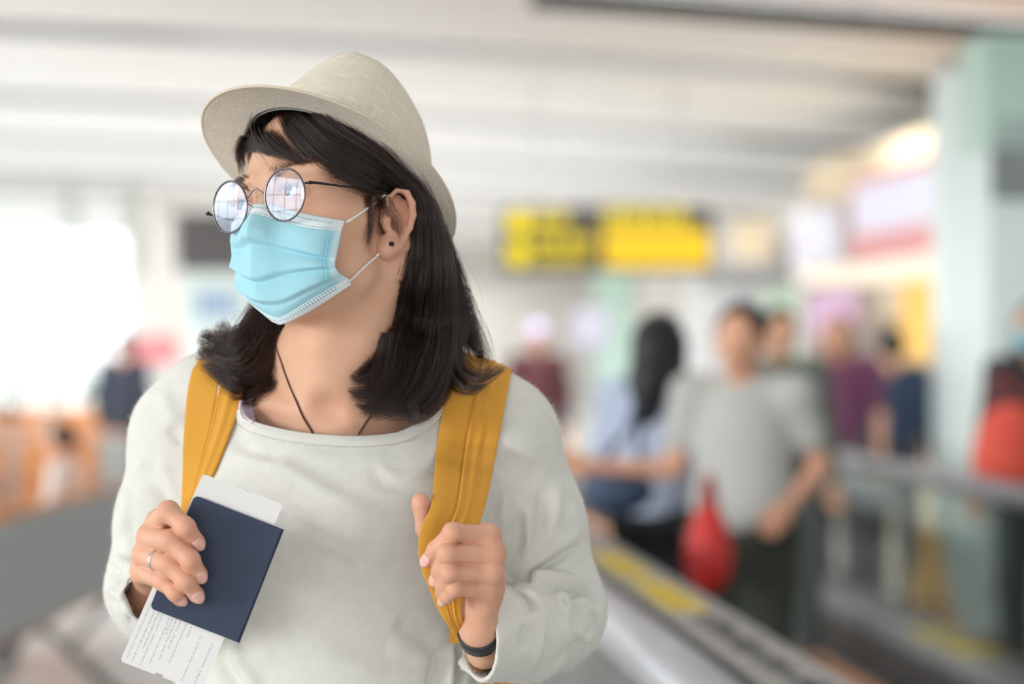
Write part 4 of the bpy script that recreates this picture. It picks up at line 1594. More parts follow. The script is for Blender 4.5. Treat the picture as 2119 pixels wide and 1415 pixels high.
# cord necklace: two twisted strands laid on the skin
np_px = [(570, 708), (576, 732), (583, 752), (588, 768), (600, 800), (614, 832), (628, 864), (645, 892), (662, 925), (700, 960), (736, 925), (742, 900), (758, 874), (775, 850), (800, 815), (822, 780)]
cord = []
for px, py in np_px:
    q = cast(px, py, [BODY_T], .0012)
    if q is not None: cord.append(q)
cord = spline(np.array(cord), 420)
tw = np.arange(420) / 420 * 2 * math.pi * 62
T_ = unit_rows(np.gradient(cord, axis=0)); N_ = unit_rows(eye_ - cord); B_ = np.cross(T_, N_)
parts = []
for ph in (0, math.pi):
    parts.append(tube(cord + (np.cos(tw + ph)[:, None] * N_ + np.sin(tw + ph)[:, None] * B_) * .00055, .00058, 6))
nk = mesh_obj('cord_necklace', *join_vf(parts), mat('brown_cord', lin((84, 48, 42)), .7))
tag(nk, 'thin twisted brown cord necklace running into the sweater\'s neckline', 'necklace')

# undershirt edge at her right shoulder, and the neck band of the sweater
def skin_strip(lines, trees, lift, n=40):
    P = np.array([[cast(px, py, trees, l_) for px, py in ln] for ln, l_ in zip(lines, lift)])
    S_ = np.array([spline(r, n) for r in P])
    S_ = np.stack([spline(S_[:, i], 6) for i in range(n)], 1)
    return S_.reshape(-1, 3), grid_faces(n, 6)


V, F = skin_strip([[(498, 830), (496, 846), (500, 860), (507, 868), (516, 873)], [(505, 826), (507, 842), (511, 855), (516, 863), (523, 870)], [(524, 824), (520, 836), (521, 848), (524, 857), (530, 866)]], [BODY_T, SW_T], [.005, .0055, .003])
us_ = mesh_obj('undershirt', V, F, mat('lilac_cotton', lin((240, 230, 244)), .8), person)
md = us_.modifiers.new('thick', 'SOLIDIFY'); md.thickness = .0012
us_['label'] = 'pale lilac undershirt edge'

# neck band: a doubled strip along the opening with a row of stitches
path = spline(NECKLINE[3:-2], 150)
tn = np.gradient(path, axis=0); tn /= np.linalg.norm(tn, axis=1)[:, None]
nn = np.stack([-tn[:, 1], tn[:, 0]], 1)
nn *= np.sign((nn * (path - np.array([704, 760]))).sum(1))[:, None]
offs = (4, 9, 15, 20, 23)
D = np.full((150, 5), np.nan)
for i in range(150):
    for j, o in enumerate(offs):
        q = cast(*(path[i] + nn[i] * o), [SW_T])
        if q is not None: D[i, j] = q[1]
for i in range(150):
    for j in range(5):
        if np.isnan(D[i, j]): D[i, j] = D[i, j + 1] if j < 4 and not np.isnan(D[i, j + 1]) else (D[i - 1, j] if i else 2.2)
for _ in range(5):
    D[1:-1] = np.minimum(D[1:-1], (D[:-2] + D[1:-1] * 2 + D[2:]) / 4)
lift = (.0026, .0034, .0032, .0024, .0002)
rowsN = [[W(*(path[i] + nn[i] * o), D[i, j] - lift[j]) for i in range(150)] for j, o in enumerate(offs)]
rim = [W(*(path[i] - nn[i] * .5), D[i, 0] - .0005) for i in range(150)]
inn = [W(*(path[i] + nn[i] * 1.0), D[i, 0] + .006) for i in range(150)]
Vn = np.array([inn, rim] + rowsN)
Vn = np.stack([spline(Vn[:, i], 19) for i in range(150)], 1)
nb_o = mesh_obj('neck_band', Vn.reshape(-1, 3), grid_faces(150, 19), M_KNIT, sweater)
M_THREAD = mat('knit_thread', lin((238, 236, 226)), .8)
ls = np.array([W(*(path[i] + nn[i] * 24.5), D[i, 4] - .0009) for i in range(150)])
V, F = stitches(ls, .0026, .0019, .00045)
so = mesh_obj('stitching', V, F, M_THREAD, nb_o); so['kind'] = 'stuff'

# the nap of the wool: short fine fibres all over the visible side
fz_n = normals(SV, SF)
vw_ = unit_rows(eye_ - SV)
fc_ = (fz_n * vw_).sum(1)
pp_ = proj(SV)
ok_ = np.where((fc_ > -.25) & (pp_[:, 1] < 1440) & (pp_[:, 1] > 690))[0]
wgt = np.where(fc_[ok_] < .35, 3.0, 1.0); wgt /= wgt.sum()
pick = rng.choice(ok_, 26000, p=wgt)
rt = SV[pick] + rng.normal(size=(26000, 3)) * .0008
dr_ = unit_rows(fz_n[pick] * .8 + rng.normal(size=(26000, 3)) * .75)
dr2 = unit_rows(dr_ + rng.normal(size=(26000, 3)) * .8)
ln_ = rng.uniform(.0015, .0042, (26000, 1))
fz = np.stack([rt, rt + dr_ * ln_ * .5, rt + (dr_ + dr2) * ln_ * .5], 1)
M_FUZZ = mat('wool_nap', lin((236, 234, 226)), .9)
fo = hair_obj('wool_nap', list(fz), M_FUZZ, sweater, .00007, .5)
fo['kind'] = 'stuff'
# ------------------------------------------------------------------ hair
def hair_material():
    m = bpy.data.materials.new('black_hair')
    m.use_nodes = True
    nt = m.node_tree
    nt.nodes.clear()
    out = nt.nodes.new('ShaderNodeOutputMaterial')
    h = nt.nodes.new('ShaderNodeBsdfHairPrincipled')
    h.parametrization = 'COLOR'
    h.inputs['Color'].default_value = lin((44, 34, 32))
    h.inputs['Roughness'].default_value = .34
    h.inputs['Radial Roughness'].default_value = .55
    h.inputs['Coat'].default_value = .08
    h.inputs['Random Roughness'].default_value = .2
    hi = nt.nodes.new('ShaderNodeHairInfo')
    mx = nt.nodes.new('ShaderNodeMix'); mx.data_type = 'RGBA'
    mx.inputs[6].default_value = lin((11, 9, 9)); mx.inputs[7].default_value = lin((38, 25, 22))
    nt.links.new(hi.outputs['Random'], mx.inputs[0])
    nt.links.new(mx.outputs[2], h.inputs['Color'])
    nt.links.new(h.outputs[0], out.inputs[0])
    return m


M_HAIR = hair_material()
M_HBASE = mat('hair_underlayer', lin((14, 11, 11)), .6)
# the dark mass below the strands
HB = Sdf(.0024)
HB.ell(H(0, -10, 30), (.078, .092, .084), HR)
HB.cone(H(48, -50, -8), H(48, -62, -50), .028, .032, .03)
HB.cone(H(-46, -50, -8), H(-48, -58, -50), .028, .030, .03)
HB.chain([W(872, 470, 2.262), W(884, 580, 2.262), W(880, 690, 2.245), W(852, 775, 2.215), W(812, 822, 2.185)], [.020, .026, .029, .024, .008], .03)
HB.chain([W(905, 560, 2.27), W(915, 650, 2.262), W(918, 720, 2.245)], [.014, .017, .010], .03)
HB.cone(W(800, 560, 2.33), W(800, 700, 2.33), .055, .045, .04)
HB.chain([W(620, 560, 2.33), W(574, 640, 2.315), W(558, 700, 2.290), W(535, 752, 2.255), W(500, 775, 2.232)], [.03, .024, .022, .022, .012], .03)
HB.chain([W(545, 690, 2.285), W(500, 718, 2.255), W(455, 722, 2.245)], [.018, .017, .008], .02)
CAP = np.array([(570, 150), (588, 240), (610, 282), (636, 314), (670, 342), (712, 364), (760, 386), (800, 399), (818, 395), (850, 415), (848, 470), (800, 560), (760, 640), (400, 560), (380, 900), (1100, 900), (1100, 150)], float)



def in_poly(p, poly):
    r = np.zeros(len(p), bool)
    j = len(poly) - 1
    for i in range(len(poly)):
        a, b = poly[i], poly[j]
        c = (a[1] > p[:, 1]) != (b[1] > p[:, 1])
        x = (b[0] - a[0]) * (p[:, 1] - a[1]) / (b[1] - a[1] + 1e-9) + a[0]
        r ^= c & (p[:, 0] < x)
        j = i
    return r


def cap_cut(P, d):
    """no hair mass over the brow, the cheek and the ear"""
    q = proj(P.astype(float))
    near = P[:, 1] < 2.235
    m = near & (q[:, 1] < 620)
    e = np.full(len(P), -.05, np.float32)
    if m.any():
        dist, _, _ = poly_dist(q[m], np.concatenate([CAP, CAP[:1]]))
        e[m] = np.where(in_poly(q[m], CAP), -dist, dist) / 2150
    return np.maximum(d, e)


HBV, HBF = HB.mesh(cap_cut)
HBV = relax(HBV, HBF, 2, .5)
hb = mesh_obj('hair_underlayer', HBV, HBF, M_HBASE, person)
HB_T = bvh_of(HBV, HBF)
STR = []
RAD = []


def clump(ctrl, n, s0, s1, s2, frizz=.0006, rad=.00016, npt=26, sub=7, tipl=.12, jit=4.0):
    """strands that follow a guide; s0, s1, s2 = half width (m) at root, middle and tip"""
    C_ = np.array([W(*c) for c in ctrl])
    t = np.linspace(0, 1, npt)
    G0 = spline(C_, 80)
    T = np.gradient(G0, axis=0); T = unit_rows(T)
    vw = unit_rows(eye_ - G0)
    A = unit_rows(np.cross(T, vw)); B = np.cross(T, A)
    cs = rng.normal(size=(sub, 2))
    for i in range(n):
        k = rng.integers(sub)
        o1 = cs[k] * .62 + rng.normal(size=2) * .42
        o1 = np.clip(o1, -1.8, 1.8)
        end = 1 - abs(rng.normal()) * tipl
        tt = t * max(.45, end)
        g = np.stack([np.interp(tt, np.linspace(0, 1, 80), G0[:, q]) for q in range(3)], 1)
        a = np.stack([np.interp(tt, np.linspace(0, 1, 80), A[:, q]) for q in range(3)], 1)
        b = np.stack([np.interp(tt, np.linspace(0, 1, 80), B[:, q]) for q in range(3)], 1)
        s = np.where(tt < .5, s0 + (s1 - s0) * tt * 2, s1 + (s2 - s1) * (tt - .5) * 2)
        ph = rng.uniform(0, 6.28, 2)
        wv = frizz * np.stack([np.sin(tt * rng.uniform(4, 9) + ph[0]), np.sin(tt * rng.uniform(4, 9) + ph[1])], 1) * (.3 + tt)[:, None]
        x = o1[0] * s + wv[:, 0]
        y = o1[1] * s * .55 + wv[:, 1]
        STR.append(g + a * x[:, None] + b * y[:, None]); RAD.append(rad * rng.uniform(.7, 1.15))


def on(trees, pts, lift):
    out = []
    for i, (px, py) in enumerate(pts):
        q = cast(px, py, trees, lift)
        out.append((px, py, q[1] if q is not None else (out[-1][2] if out else 2.2)))
    return out


# the sweep from the parting over her left temple to the ear
A1 = [[(580, 222), (600, 262), (630, 300), (672, 338), (722, 364), (775, 390), (812, 402)],
      [(585, 222), (612, 256), (660, 302), (715, 338), (775, 374), (830, 405), (858, 432)],
      [(608, 218), (650, 250), (705, 292), (760, 332), (812, 372), (855, 415), (872, 470)],
      [(640, 216), (690, 246), (742, 284), (792, 328), (838, 378), (872, 432), (884, 500)],
      [(680, 224), (730, 256), (782, 304), (826, 352), (862, 404), (888, 470), (896, 540)],
      [(730, 252), (780, 294), (824, 344), (858, 392), (886, 446), (902, 510), (912, 580)],
      [(790, 308), (828, 350), (860, 396), (886, 442), (904, 490), (918, 550), (926, 610)]]
for gi_, g in enumerate(A1):
    clump(on([HB_T], g, .0035), 620, *((.0045, .0046, .0040) if gi_ == 0 else (.0065, .0070, .0045)), .0007)
for g in A1[:5]:
    clump(on([HB_T], g, .0060), 130, .0035, .010, .008, .0016, sub=14)
# the fringe on the forehead
B1 = [[(546, 234), (544, 262), (556, 290), (586, 314), (632, 337)], [(530, 244), (524, 270), (536, 294), (572, 314), (618, 333)],
      [(550, 228), (549, 256), (560, 284), (586, 310), (634, 339)], [(522, 254), (508, 276), (506, 294), (526, 308), (560, 320)],
      [(538, 240), (530, 266), (534, 290), (560, 308), (600, 326)]]
for g in B1:
    clump(on([BODY_T], g, .0055), 300, .0028, .0050, .0022, .0010, sub=10, tipl=.2)
for g in ([(526, 264), (508, 288), (496, 318), (498, 364)], [(528, 264), (512, 288), (500, 314), (505, 346)], [(524, 266), (505, 286), (492, 310), (491, 338)]):
    g3 = [(px, py, H.hit(px, py, 0, -48)[1]) for px, py in g]
    clump(g3, 110, .0008, .0034, .0015, .0008)
clump(on([BODY_T], [(556, 236), (560, 270), (585, 310), (612, 330)], .008), 40, .012, .016, .012, .003, .00012)
# near side, hanging behind the ear and curling at the ends
N1 = [([(858, 440, 2.232), (846, 505, 2.235), (828, 570, 2.225), (806, 640, 2.205), (790, 705, 2.190), (768, 762, 2.174), (726, 790, 2.160)], 420, .009, .013, .0045),
      ([(866, 450, 2.236), (864, 540, 2.230), (846, 620, 2.212), (826, 700, 2.190), (806, 768, 2.170), (772, 812, 2.158), (722, 815, 2.152)], 420, .010, .014, .006),
      ([(876, 460, 2.238), (884, 560, 2.228), (872, 660, 2.205), (850, 740, 2.182), (828, 800, 2.162), (786, 836, 2.150), (742, 842, 2.146)], 420, .010, .014, .005),
      ([(886, 470, 2.240), (900, 560, 2.232), (900, 660, 2.212), (886, 745, 2.188), (866, 806, 2.164), (826, 840, 2.150), (780, 838, 2.146)], 420, .010, .014, .006),
      ([(892, 480, 2.242), (912, 580, 2.236), (918, 680, 2.220), (908, 760, 2.196), (890, 820, 2.170), (862, 852, 2.156), (838, 846, 2.152)], 360, .009, .012, .005),
      ([(880, 480, 2.236), (886, 590, 2.226), (876, 690, 2.202), (852, 770, 2.176), (842, 830, 2.160), (856, 862, 2.152), (882, 866, 2.150)], 180, .009, .010, .0022),
      ([(900, 490, 2.246), (926, 590, 2.244), (934, 680, 2.234), (922, 760, 2.212), (910, 810, 2.188), (892, 845, 2.168), (870, 868, 2.160)], 220, .008, .008, .0025),
      ([(902, 492, 2.246), (930, 585, 2.244), (946, 665, 2.236), (942, 725, 2.226), (958, 768, 2.204), (1000, 778, 2.190), (1050, 757, 2.186)], 120, .008, .008, .0016),
      ([(905, 500, 2.246), (934, 590, 2.246), (940, 680, 2.236), (934, 745, 2.220), (950, 790, 2.194), (980, 805, 2.180), (1012, 794, 2.176)], 110, .008, .007, .0014),
      ([(905, 500, 2.250), (938, 580, 2.250), (956, 650, 2.246), (972, 706, 2.236), (992, 738, 2.222), (1006, 732, 2.214)], 160, .008, .009, .003),
      ([(905, 505, 2.255), (932, 570, 2.256), (962, 640, 2.254), (992, 698, 2.246), (1008, 742, 2.232), (1006, 785, 2.220)], 40, .007, .006, .002),
      ([(898, 486, 2.250), (924, 570, 2.252), (948, 640, 2.250), (968, 690, 2.240), (985, 730, 2.226)], 240, .008, .010, .006)]
def proud(g, trees, lift):
    """bring a guide out in front of the dark mass where it would be buried"""
    out = []
    for px, py, y in g:
        q = cast(px, py, trees, lift)
        out.append((px, py, min(y, q[1]) if q is not None else y))
    return out


N1.append(([(850, 405, 2.232), (852, 470, 2.235), (838, 530, 2.228), (822, 600, 2.215), (806, 670, 2.195), (788, 730, 2.180)], 320, .006, .011, .010))
N1.append(([(870, 420, 2.236), (880, 500, 2.235), (874, 580, 2.222), (858, 660, 2.205), (846, 730, 2.185)], 360, .008, .013, .012))
for g, n, a, b, c in N1:
    g = proud(g, [HB_T, SW_T] + STRAP_T, .005)
    clump(g, int(n * 1.25), a, b, c, .0016, .00019, sub=14)
# flicked locks at the lower edge, each a narrow bunch
for g, n in (([(800, 690, 2.185), (792, 740, 2.172), (776, 775, 2.162), (748, 786, 2.156), (724, 778, 2.154)], 90), ([(815, 720, 2.182), (806, 775, 2.165), (785, 808, 2.154), (752, 820, 2.149), (718, 806, 2.147)], 100),
             ([(830, 740, 2.178), (820, 800, 2.160), (792, 832, 2.150), (760, 846, 2.145), (733, 836, 2.143)], 90), ([(845, 760, 2.175), (842, 815, 2.158), (850, 848, 2.150), (866, 866, 2.146), (892, 862, 2.146)], 80),
             ([(890, 740, 2.195), (904, 790, 2.178), (898, 826, 2.165), (878, 846, 2.158), (850, 850, 2.154)], 80), ([(930, 700, 2.226), (936, 750, 2.206), (958, 782, 2.190), (998, 790, 2.180), (1048, 762, 2.180)], 80),
             ([(925, 710, 2.222), (926, 765, 2.200), (944, 796, 2.184), (972, 808, 2.176), (1008, 795, 2.174)], 70)):
    clump(proud(g, [HB_T, SW_T, BODY_T] + STRAP_T, .006), n, .005, .0045, .0008, .0010, .00018, sub=5, tipl=.10)
# far side, flicking out over her right shoulder
F1 = [([(556, 616, 2.300), (530, 658, 2.285), (502, 690, 2.262), (474, 694, 2.250), (455, 662, 2.246)], 240, .008, .009, .0045),
      ([(560, 620, 2.300), (534, 680, 2.280), (488, 712, 2.255), (446, 706, 2.245), (410, 690, 2.240)], 330, .010, .011, .005),
      ([(566, 630, 2.298), (540, 700, 2.276), (496, 742, 2.248), (446, 738, 2.235), (410, 716, 2.232)], 330, .010, .012, .005),
      ([(570, 640, 2.296), (552, 720, 2.270), (512, 768, 2.240), (462, 768, 2.225), (418, 742, 2.222)], 330, .010, .012, .005),
      ([(576, 650, 2.292), (566, 730, 2.262), (536, 786, 2.230), (492, 800, 2.212), (448, 778, 2.210)], 330, .009, .011, .005),
      ([(594, 660, 2.288), (588, 740, 2.254), (562, 792, 2.222), (520, 818, 2.204), (478, 824, 2.198)], 300, .008, .010, .004),
      ([(597, 670, 2.284), (593, 740, 2.248), (574, 790, 2.216), (540, 818, 2.200), (508, 834, 2.192)], 260, .006, .008, .003),
      ([(560, 616, 2.300), (545, 650, 2.282), (540, 700, 2.262), (556, 740, 2.246), (582, 742, 2.240)], 60, .008, .012, .010),
      ([(550, 630, 2.290), (530, 660, 2.272), (520, 690, 2.256), (530, 720, 2.244), (560, 730, 2.238)], 50, .008, .012, .010)]
for g, n, a, b, c in F1:
    clump(proud(g, [HB_T, SW_T] + STRAP_T, .006), int(n * 1.25), a, b, c, .0018, .00020, sub=12, tipl=.14)
# loose hairs: before the ear, along the neck, round the outline
for g in ([(800, 408), (806, 440), (816, 475), (822, 510)], [(786, 410), (776, 450), (766, 490), (760, 530)], [(792, 408), (806, 436), (826, 470), (834, 520)], [(790, 405), (770, 430), (764, 470), (758, 505)]):
    clump(on([BODY_T], g, .004), 26, .003, .005, .003, .0018, .00012)
clump(on([BODY_T], [(758, 404), (762, 430), (764, 470), (760, 510)], .003), 70, .0035, .0035, .001, .0006, .00012)
for k in range(170):
    x = rng.uniform(880, 945); y0 = rng.uniform(470, 620)
    dx = rng.uniform(5, 60)
    clump([(x - 20, y0, 2.25), (x + dx * .4, y0 + 60, 2.25), (x + dx, y0 + 140, 2.245), (x + dx * rng.uniform(.6, 1.5), y0 + rng.uniform(170, 240), 2.235)], 1, .002, .004, .004, .003, .00009)
for k in range(90):
    x = rng.uniform(770, 820); y0 = rng.uniform(600, 760)
    clump([(x + 30, y0 - 60, 2.20), (x, y0, 2.19), (x - rng.uniform(10, 50), y0 + rng.uniform(10, 60), 2.175)], 1, .002, .004, .006, .003, .00009)
for k in range(110):
    x = rng.uniform(440, 560); y0 = rng.uniform(660, 790)
    clump([(x + 30, y0 - 20, 2.25), (x, y0, 2.235), (x - rng.uniform(-20, 50), y0 + rng.uniform(-35, 20), 2.225)], 1, .002, .005, .006, .003, .00009)
hair_obj('hair', STR, M_HAIR, person, np.array(RAD), .25)

# brows
BRW = []
BRR = []
for s in (1, -1):
    for k in range(330 if s < 0 else 190):
        f = rng.random()
        p0 = H(s * (12 + 40 * f), 84 - 20 * f ** 2, 16 + 8 * math.sin(f * 2.2) + rng.normal() * 1.6)
        q = BODY_T.find_nearest(Vector(p0))
        p0 = np.array(q[0]); nn = np.array(q[1])
        d = unit(Lv * s * (1.0) + Uv * (.9 - 1.2 * f) + nn * .25)
        L_ = rng.uniform(.005, .009)
        BRW.append(np.array([p0, p0 + d * L_ * .5 + nn * .0006, p0 + d * L_ + nn * .0003 - Uv * .0008])); BRR.append(.00012)
hair_obj('eyebrows', BRW, M_HAIR, body, np.array(BRR), .3)
LSH, LSR = [], []
for s in (1, -1):
    for k in range(70):
        f = rng.random() * 2 - 1
        c = H(s * 32 + 11.5 * f, 87 - 2.4 * f * f, 3.4 - 2.4 * f * f)
        d = unit(Fv * 1.0 + Uv * .5 + Lv * f * .6)
        LSH.append(np.array([c - Fv * .002, c + d * .003, c + d * .0055 + Uv * .002])); LSR.append(.00010)
hair_obj('eyelashes', LSH, M_HAIR, body, np.array(LSR), .3)
# ------------------------------------------------------------------ things in the hall
def part(name, vf, m, parent, smooth=False): return mesh_obj(name, vf[0], vf[1], m, parent, smooth)


def copy_tree(o, parent=None):
    c = o.copy(); COL.objects.link(c)
    if parent is not None:
        c.parent = parent; c.matrix_parent_inverse = o.matrix_parent_inverse.copy()
    for ch in list(o.children): copy_tree(ch, c)
    return c


def uv_at(px, d):
    """hall coordinates of the ground point below pixel column px at depth d"""
    x = (px - CX) / FPX * d
    return x * HP[0] + d * HP[1], x * HA[0] + d * HA[1]


# ---- moving walkway: near balustrade, belt, far balustrade
M_ALU = noise_mat('aluminium', (196, 196, 200), (182, 182, 187), 6, .32, Metallic=.55)
M_DECK = noise_mat('deck_grey', (168, 165, 160), (156, 153, 149), 8, .45)
M_BELT = noise_mat('belt_dark', (66, 66, 68), (54, 54, 57), 20, .6)
M_SKIRT = noise_mat('skirt_dark', (70, 70, 72), (60, 60, 63), 5, .45)
M_LEDGE = noise_mat('ledge_grey', (150, 150, 150), (138, 138, 139), 5, .4)
M_GLASS = glass_mat('balustrade_glass', (.93, .97, .96, 1), .07)
M_ORANGE = mat('orange_line', lin((206, 142, 92)), .6)
M_YELLOW = mat('sticker_yellow', lin((226, 196, 44)), .5)
M_INK = mat('sticker_ink', lin((64, 62, 62)), .6)
ww = empty('moving_walkway', G(1.8, 9, 0), 'long moving walkway with glass sides and a dark belt crossing the hall', 'walkway')
part('belt', hbox(.98, 2.66, 2.6, 24, .0, .03), M_BELT, ww)
for k in range(18): part('belt_groove_plate', hbox(1.02, 2.62, 8.0 + k * .5, 8.46 + k * .5, .03, .036), M_BELT, ww)
part('edge_line', hbox(2.40, 2.52, 3, 24, .036, .040), M_ORANGE, ww)
# near side
part('skirt', hbox(.70, .98, 2.6, 24, 0, .16), M_SKIRT, ww)
gp = None
for k in range(9):
    v0 = 2.6 + k * 2.4
    part('glass_panel', hbox(.735, .75, v0 + .02, v0 + 2.38, .16, .90), M_GLASS, ww)
V, F = tube(np.array([G(.70, v, .915) for v in np.linspace(2.6, 24, 12)]), .052, 12)
part('handrail', (V, F), M_ALU, ww, True)
V, F = tube(np.array([G(.655, v, .895) for v in np.linspace(2.6, 24, 12)]), .014, 8)
part('rail_trim', (V, F), M_STEEL, ww, True)
part('rail_groove', hbox(.757, .772, 2.6, 24, .90, .93), M_BLACK, ww)
part('deck_plate', hbox(.775, .905, 2.6, 24, .905, .945), M_DECK, ww)
part('deck_edge', hbox(.905, .917, 2.6, 24, .90, .950), M_STEEL, ww)
# far side
part('skirt', hbox(2.62, 2.70, 2.6, 24, 0, .20), M_SKIRT, ww)
part('ledge', hbox(2.64, 2.86, 2.6, 24, .20, .27), M_LEDGE, ww)
for k in range(9):
    v0 = 2.6 + k * 2.4
    part('glass_panel', hbox(2.745, 2.76, v0 + .02, v0 + 2.38, .27, .88), M_GLASS, ww)
V, F = tube(np.array([G(2.75, v, .925) for v in np.linspace(2.6, 24, 12)]), .045, 12)
part('handrail', (V, F), mat('rail_rubber', lin((140, 138, 142)), .4), ww, True)
# stickers: yellow panels on the deck, and dark lettering beyond use
rs = np.random.default_rng(11)
for v0, v1 in ((5.35, 5.95), (4.66, 5.22), (9.2, 9.5), (8.75, 9.05)):
    far = v0 > 8
    st = part('warning_sticker', hbox(2.66 if far else .80, 2.84 if far else .885, v0, v1, .271 if far else .945, .274 if far else .948), M_YELLOW, ww)
    if not far:
        bars = [hbox(.815 + rs.uniform(0, .02), .870 - rs.uniform(0, .02), v0 + .06 + .07 * i, v0 + .085 + .07 * i, .948, .949) for i in range(int((v1 - v0 - .1) / .07))]
        o = part('sticker_print', join_vf(bars), mat('sticker_gold', lin((186, 156, 40)), .5), st); o['kind'] = 'stuff'
scr = []
v = 3.55
while v < 4.55:
    h = rs.uniform(.03, .07); u0 = .81 + rs.uniform(0, .02)
    P_ = spline(np.array([G(u0, v, .946), G(u0 + h * .6, v + rs.uniform(-.02, .03), .946), G(u0 + h, v + rs.uniform(0, .03), .946), G(u0 + h * .4, v + rs.uniform(.01, .04), .946)]), 10)
    scr.append(tube(P_, .0016, 5)); v += rs.uniform(.02, .05)
o = part('lettering', join_vf(scr), M_INK, ww); o['kind'] = 'stuff'

# ---- hanging sign
M_BOARD = mat('sign_board', lin((46, 45, 40)), .5)
M_SIGNY = bpy.data.materials.new('sign_yellow'); M_SIGNY.use_nodes = True
b_ = M_SIGNY.node_tree.nodes['Principled BSDF']
b_.inputs['Base Color'].default_value = lin((120, 105, 0)); b_.inputs['Emission Color'].default_value = lin((240, 216, 0)); b_.inputs['Emission Strength'].default_value = 1.0
M_SIGNO = M_SIGNY.copy(); M_SIGNO.name = 'sign_amber'
b_ = M_SIGNO.node_tree.nodes['Principled BSDF']; b_.inputs['Base Color'].default_value = lin((120, 95, 0)); b_.inputs['Emission Color'].default_value = lin((244, 200, 8))
SD = 24.0
sg = empty('hanging_sign', W(1255, 495, SD), 'black overhead wayfinding sign with yellow lettering, hung from the ceiling', 'sign')
S1, S2 = W(1036, 430, SD), W(1474, 562, SD + .0)


def on_sign(x0, y0, x1, y1, dep=.0, th=.02):
    a, b = W(x0, y0, SD), W(x1, y1, SD)
    return box_vf(((a[0] + b[0]) / 2, SD - .06 - dep, (a[2] + b[2]) / 2), (abs(b[0] - a[0]), th, abs(a[2] - b[2])))


V, F = box_vf(((S1[0] + S2[0]) / 2, SD, (S1[2] + S2[2]) / 2), (S2[0] - S1[0], .12, S1[2] - S2[2]))
part('board', (V, F), M_BOARD, sg)
for px in (1110, 1400):
    a = W(px, 430, SD); part('hanger_rod', tube(np.array([a, [a[0], SD, (a[2] + 4.4) / 2], [a[0], SD, 4.42]]), .015, 8), M_STEEL, sg)


def glyph(x, y, s, seed):
    """a square block of strokes, like a character seen from far"""
    r = np.random.default_rng(seed); out = []
    for i in range(3): out.append(on_sign(x + r.uniform(0, .12) * s, y + s * (.08 + .36 * i), x + s * (1 - r.uniform(0, .12)), y + s * (.22 + .36 * i)))
    for i in range(2): out.append(on_sign(x + s * (.18 + .48 * i), y + s * r.uniform(0, .2), x + s * (.33 + .48 * i), y + s * (1 - r.uniform(0, .2))))
    return out


for cy in (462, 526):
    a = W(1072, cy, SD)
    part('pictogram', join_vf([tube(np.array([a + [0, -.062, 0], a + [0, -.072, 0], a + [0, -.082, 0]]), .125, 24)]), M_SIGNY, sg)
k = 0
for x0, y0, s, n, mt in ((1102, 436, 36, 2, M_SIGNY), (1102, 484, 30, 4, M_SIGNY), (1106, 522, 26, 4, M_SIGNY), (1246, 428, 42, 4, M_SIGNY)):
    for i in range(n):
        part('character', join_vf(glyph(x0 + i * (s * 1.08), y0, s, k)), mt, sg); k += 1
bd = part('amber_panel', on_sign(1250, 478, 1466, 552), M_SIGNO, sg)
for i in range(9):
    part('letter', on_sign(1262 + i * 21, 504, 1268 + i * 21, 530, .012), M_BOARD, bd)

# ---- black lamp track under the ceiling
P_ = [W(1270, -4, 15.8), W(1700, 28, 16.0), W(2200, 64, 16.3)]
tr = mesh_obj('trim_6', *tube(np.array([W(1100, -8, 15.7), P_[0] - [0, 0, .02], P_[1] - [0, 0, .02], P_[2] - [0, 0, .02], W(2600, 98, 16.5)]), .085, 10), M_BLACK); tr['kind'] = 'structure'
for q in (W(1240, -6, 15.78), W(1780, 34, 16.04), W(2300, 70, 16.36)):
    mesh_obj('hanger_rod', *tube(np.array([q, q + [0, 0, .3], [q[0], q[1], 4.40]]), .008, 6), M_STEEL, tr)

# ---- tall teal kiosk on the right
ku, kv = uv_at(2046, 12.0)
kk = empty('kiosk_tower', G(ku + .5, kv + .5, 0), 'tall pale teal service tower with a louvred grille, right of the walkway', 'kiosk')
part('tower_body', hbox(ku, ku + 1.1, kv, kv + 1.05, 0, 3.0), M_TEAL, kk)
part('tower_head', hbox(ku - .02, ku + 1.12, kv - .03, kv + .4, 2.52, 3.12), M_TEAL2, kk)
gr = part('grille', hbox(ku + .02, ku + 1.0, kv - .02, kv, 2.26, 2.68), M_DARK, kk)
for i in range(9): part('louvre', hbox(ku + .03, ku + .99, kv - .045, kv - .02, 2.28 + i * .045, 2.305 + i * .045), mat('louvre_grey', lin((176, 186, 184)), .5) if i == 0 else bpy.data.materials['louvre_grey'], gr)
part('panel_seam', hbox(ku - .004, ku, kv + .5, kv + .52, 0, 3.0), M_TEAL2, kk)
for i, dv in enumerate((.1, .9)):
    part('lamp_knob', tube(np.array([G(ku + .06, kv + dv, 2.99), G(ku + .06, kv + dv, 3.05), G(ku + .06, kv + dv, 3.12)]), [.05, .05, .02], 10), M_WALLW, kk, True)

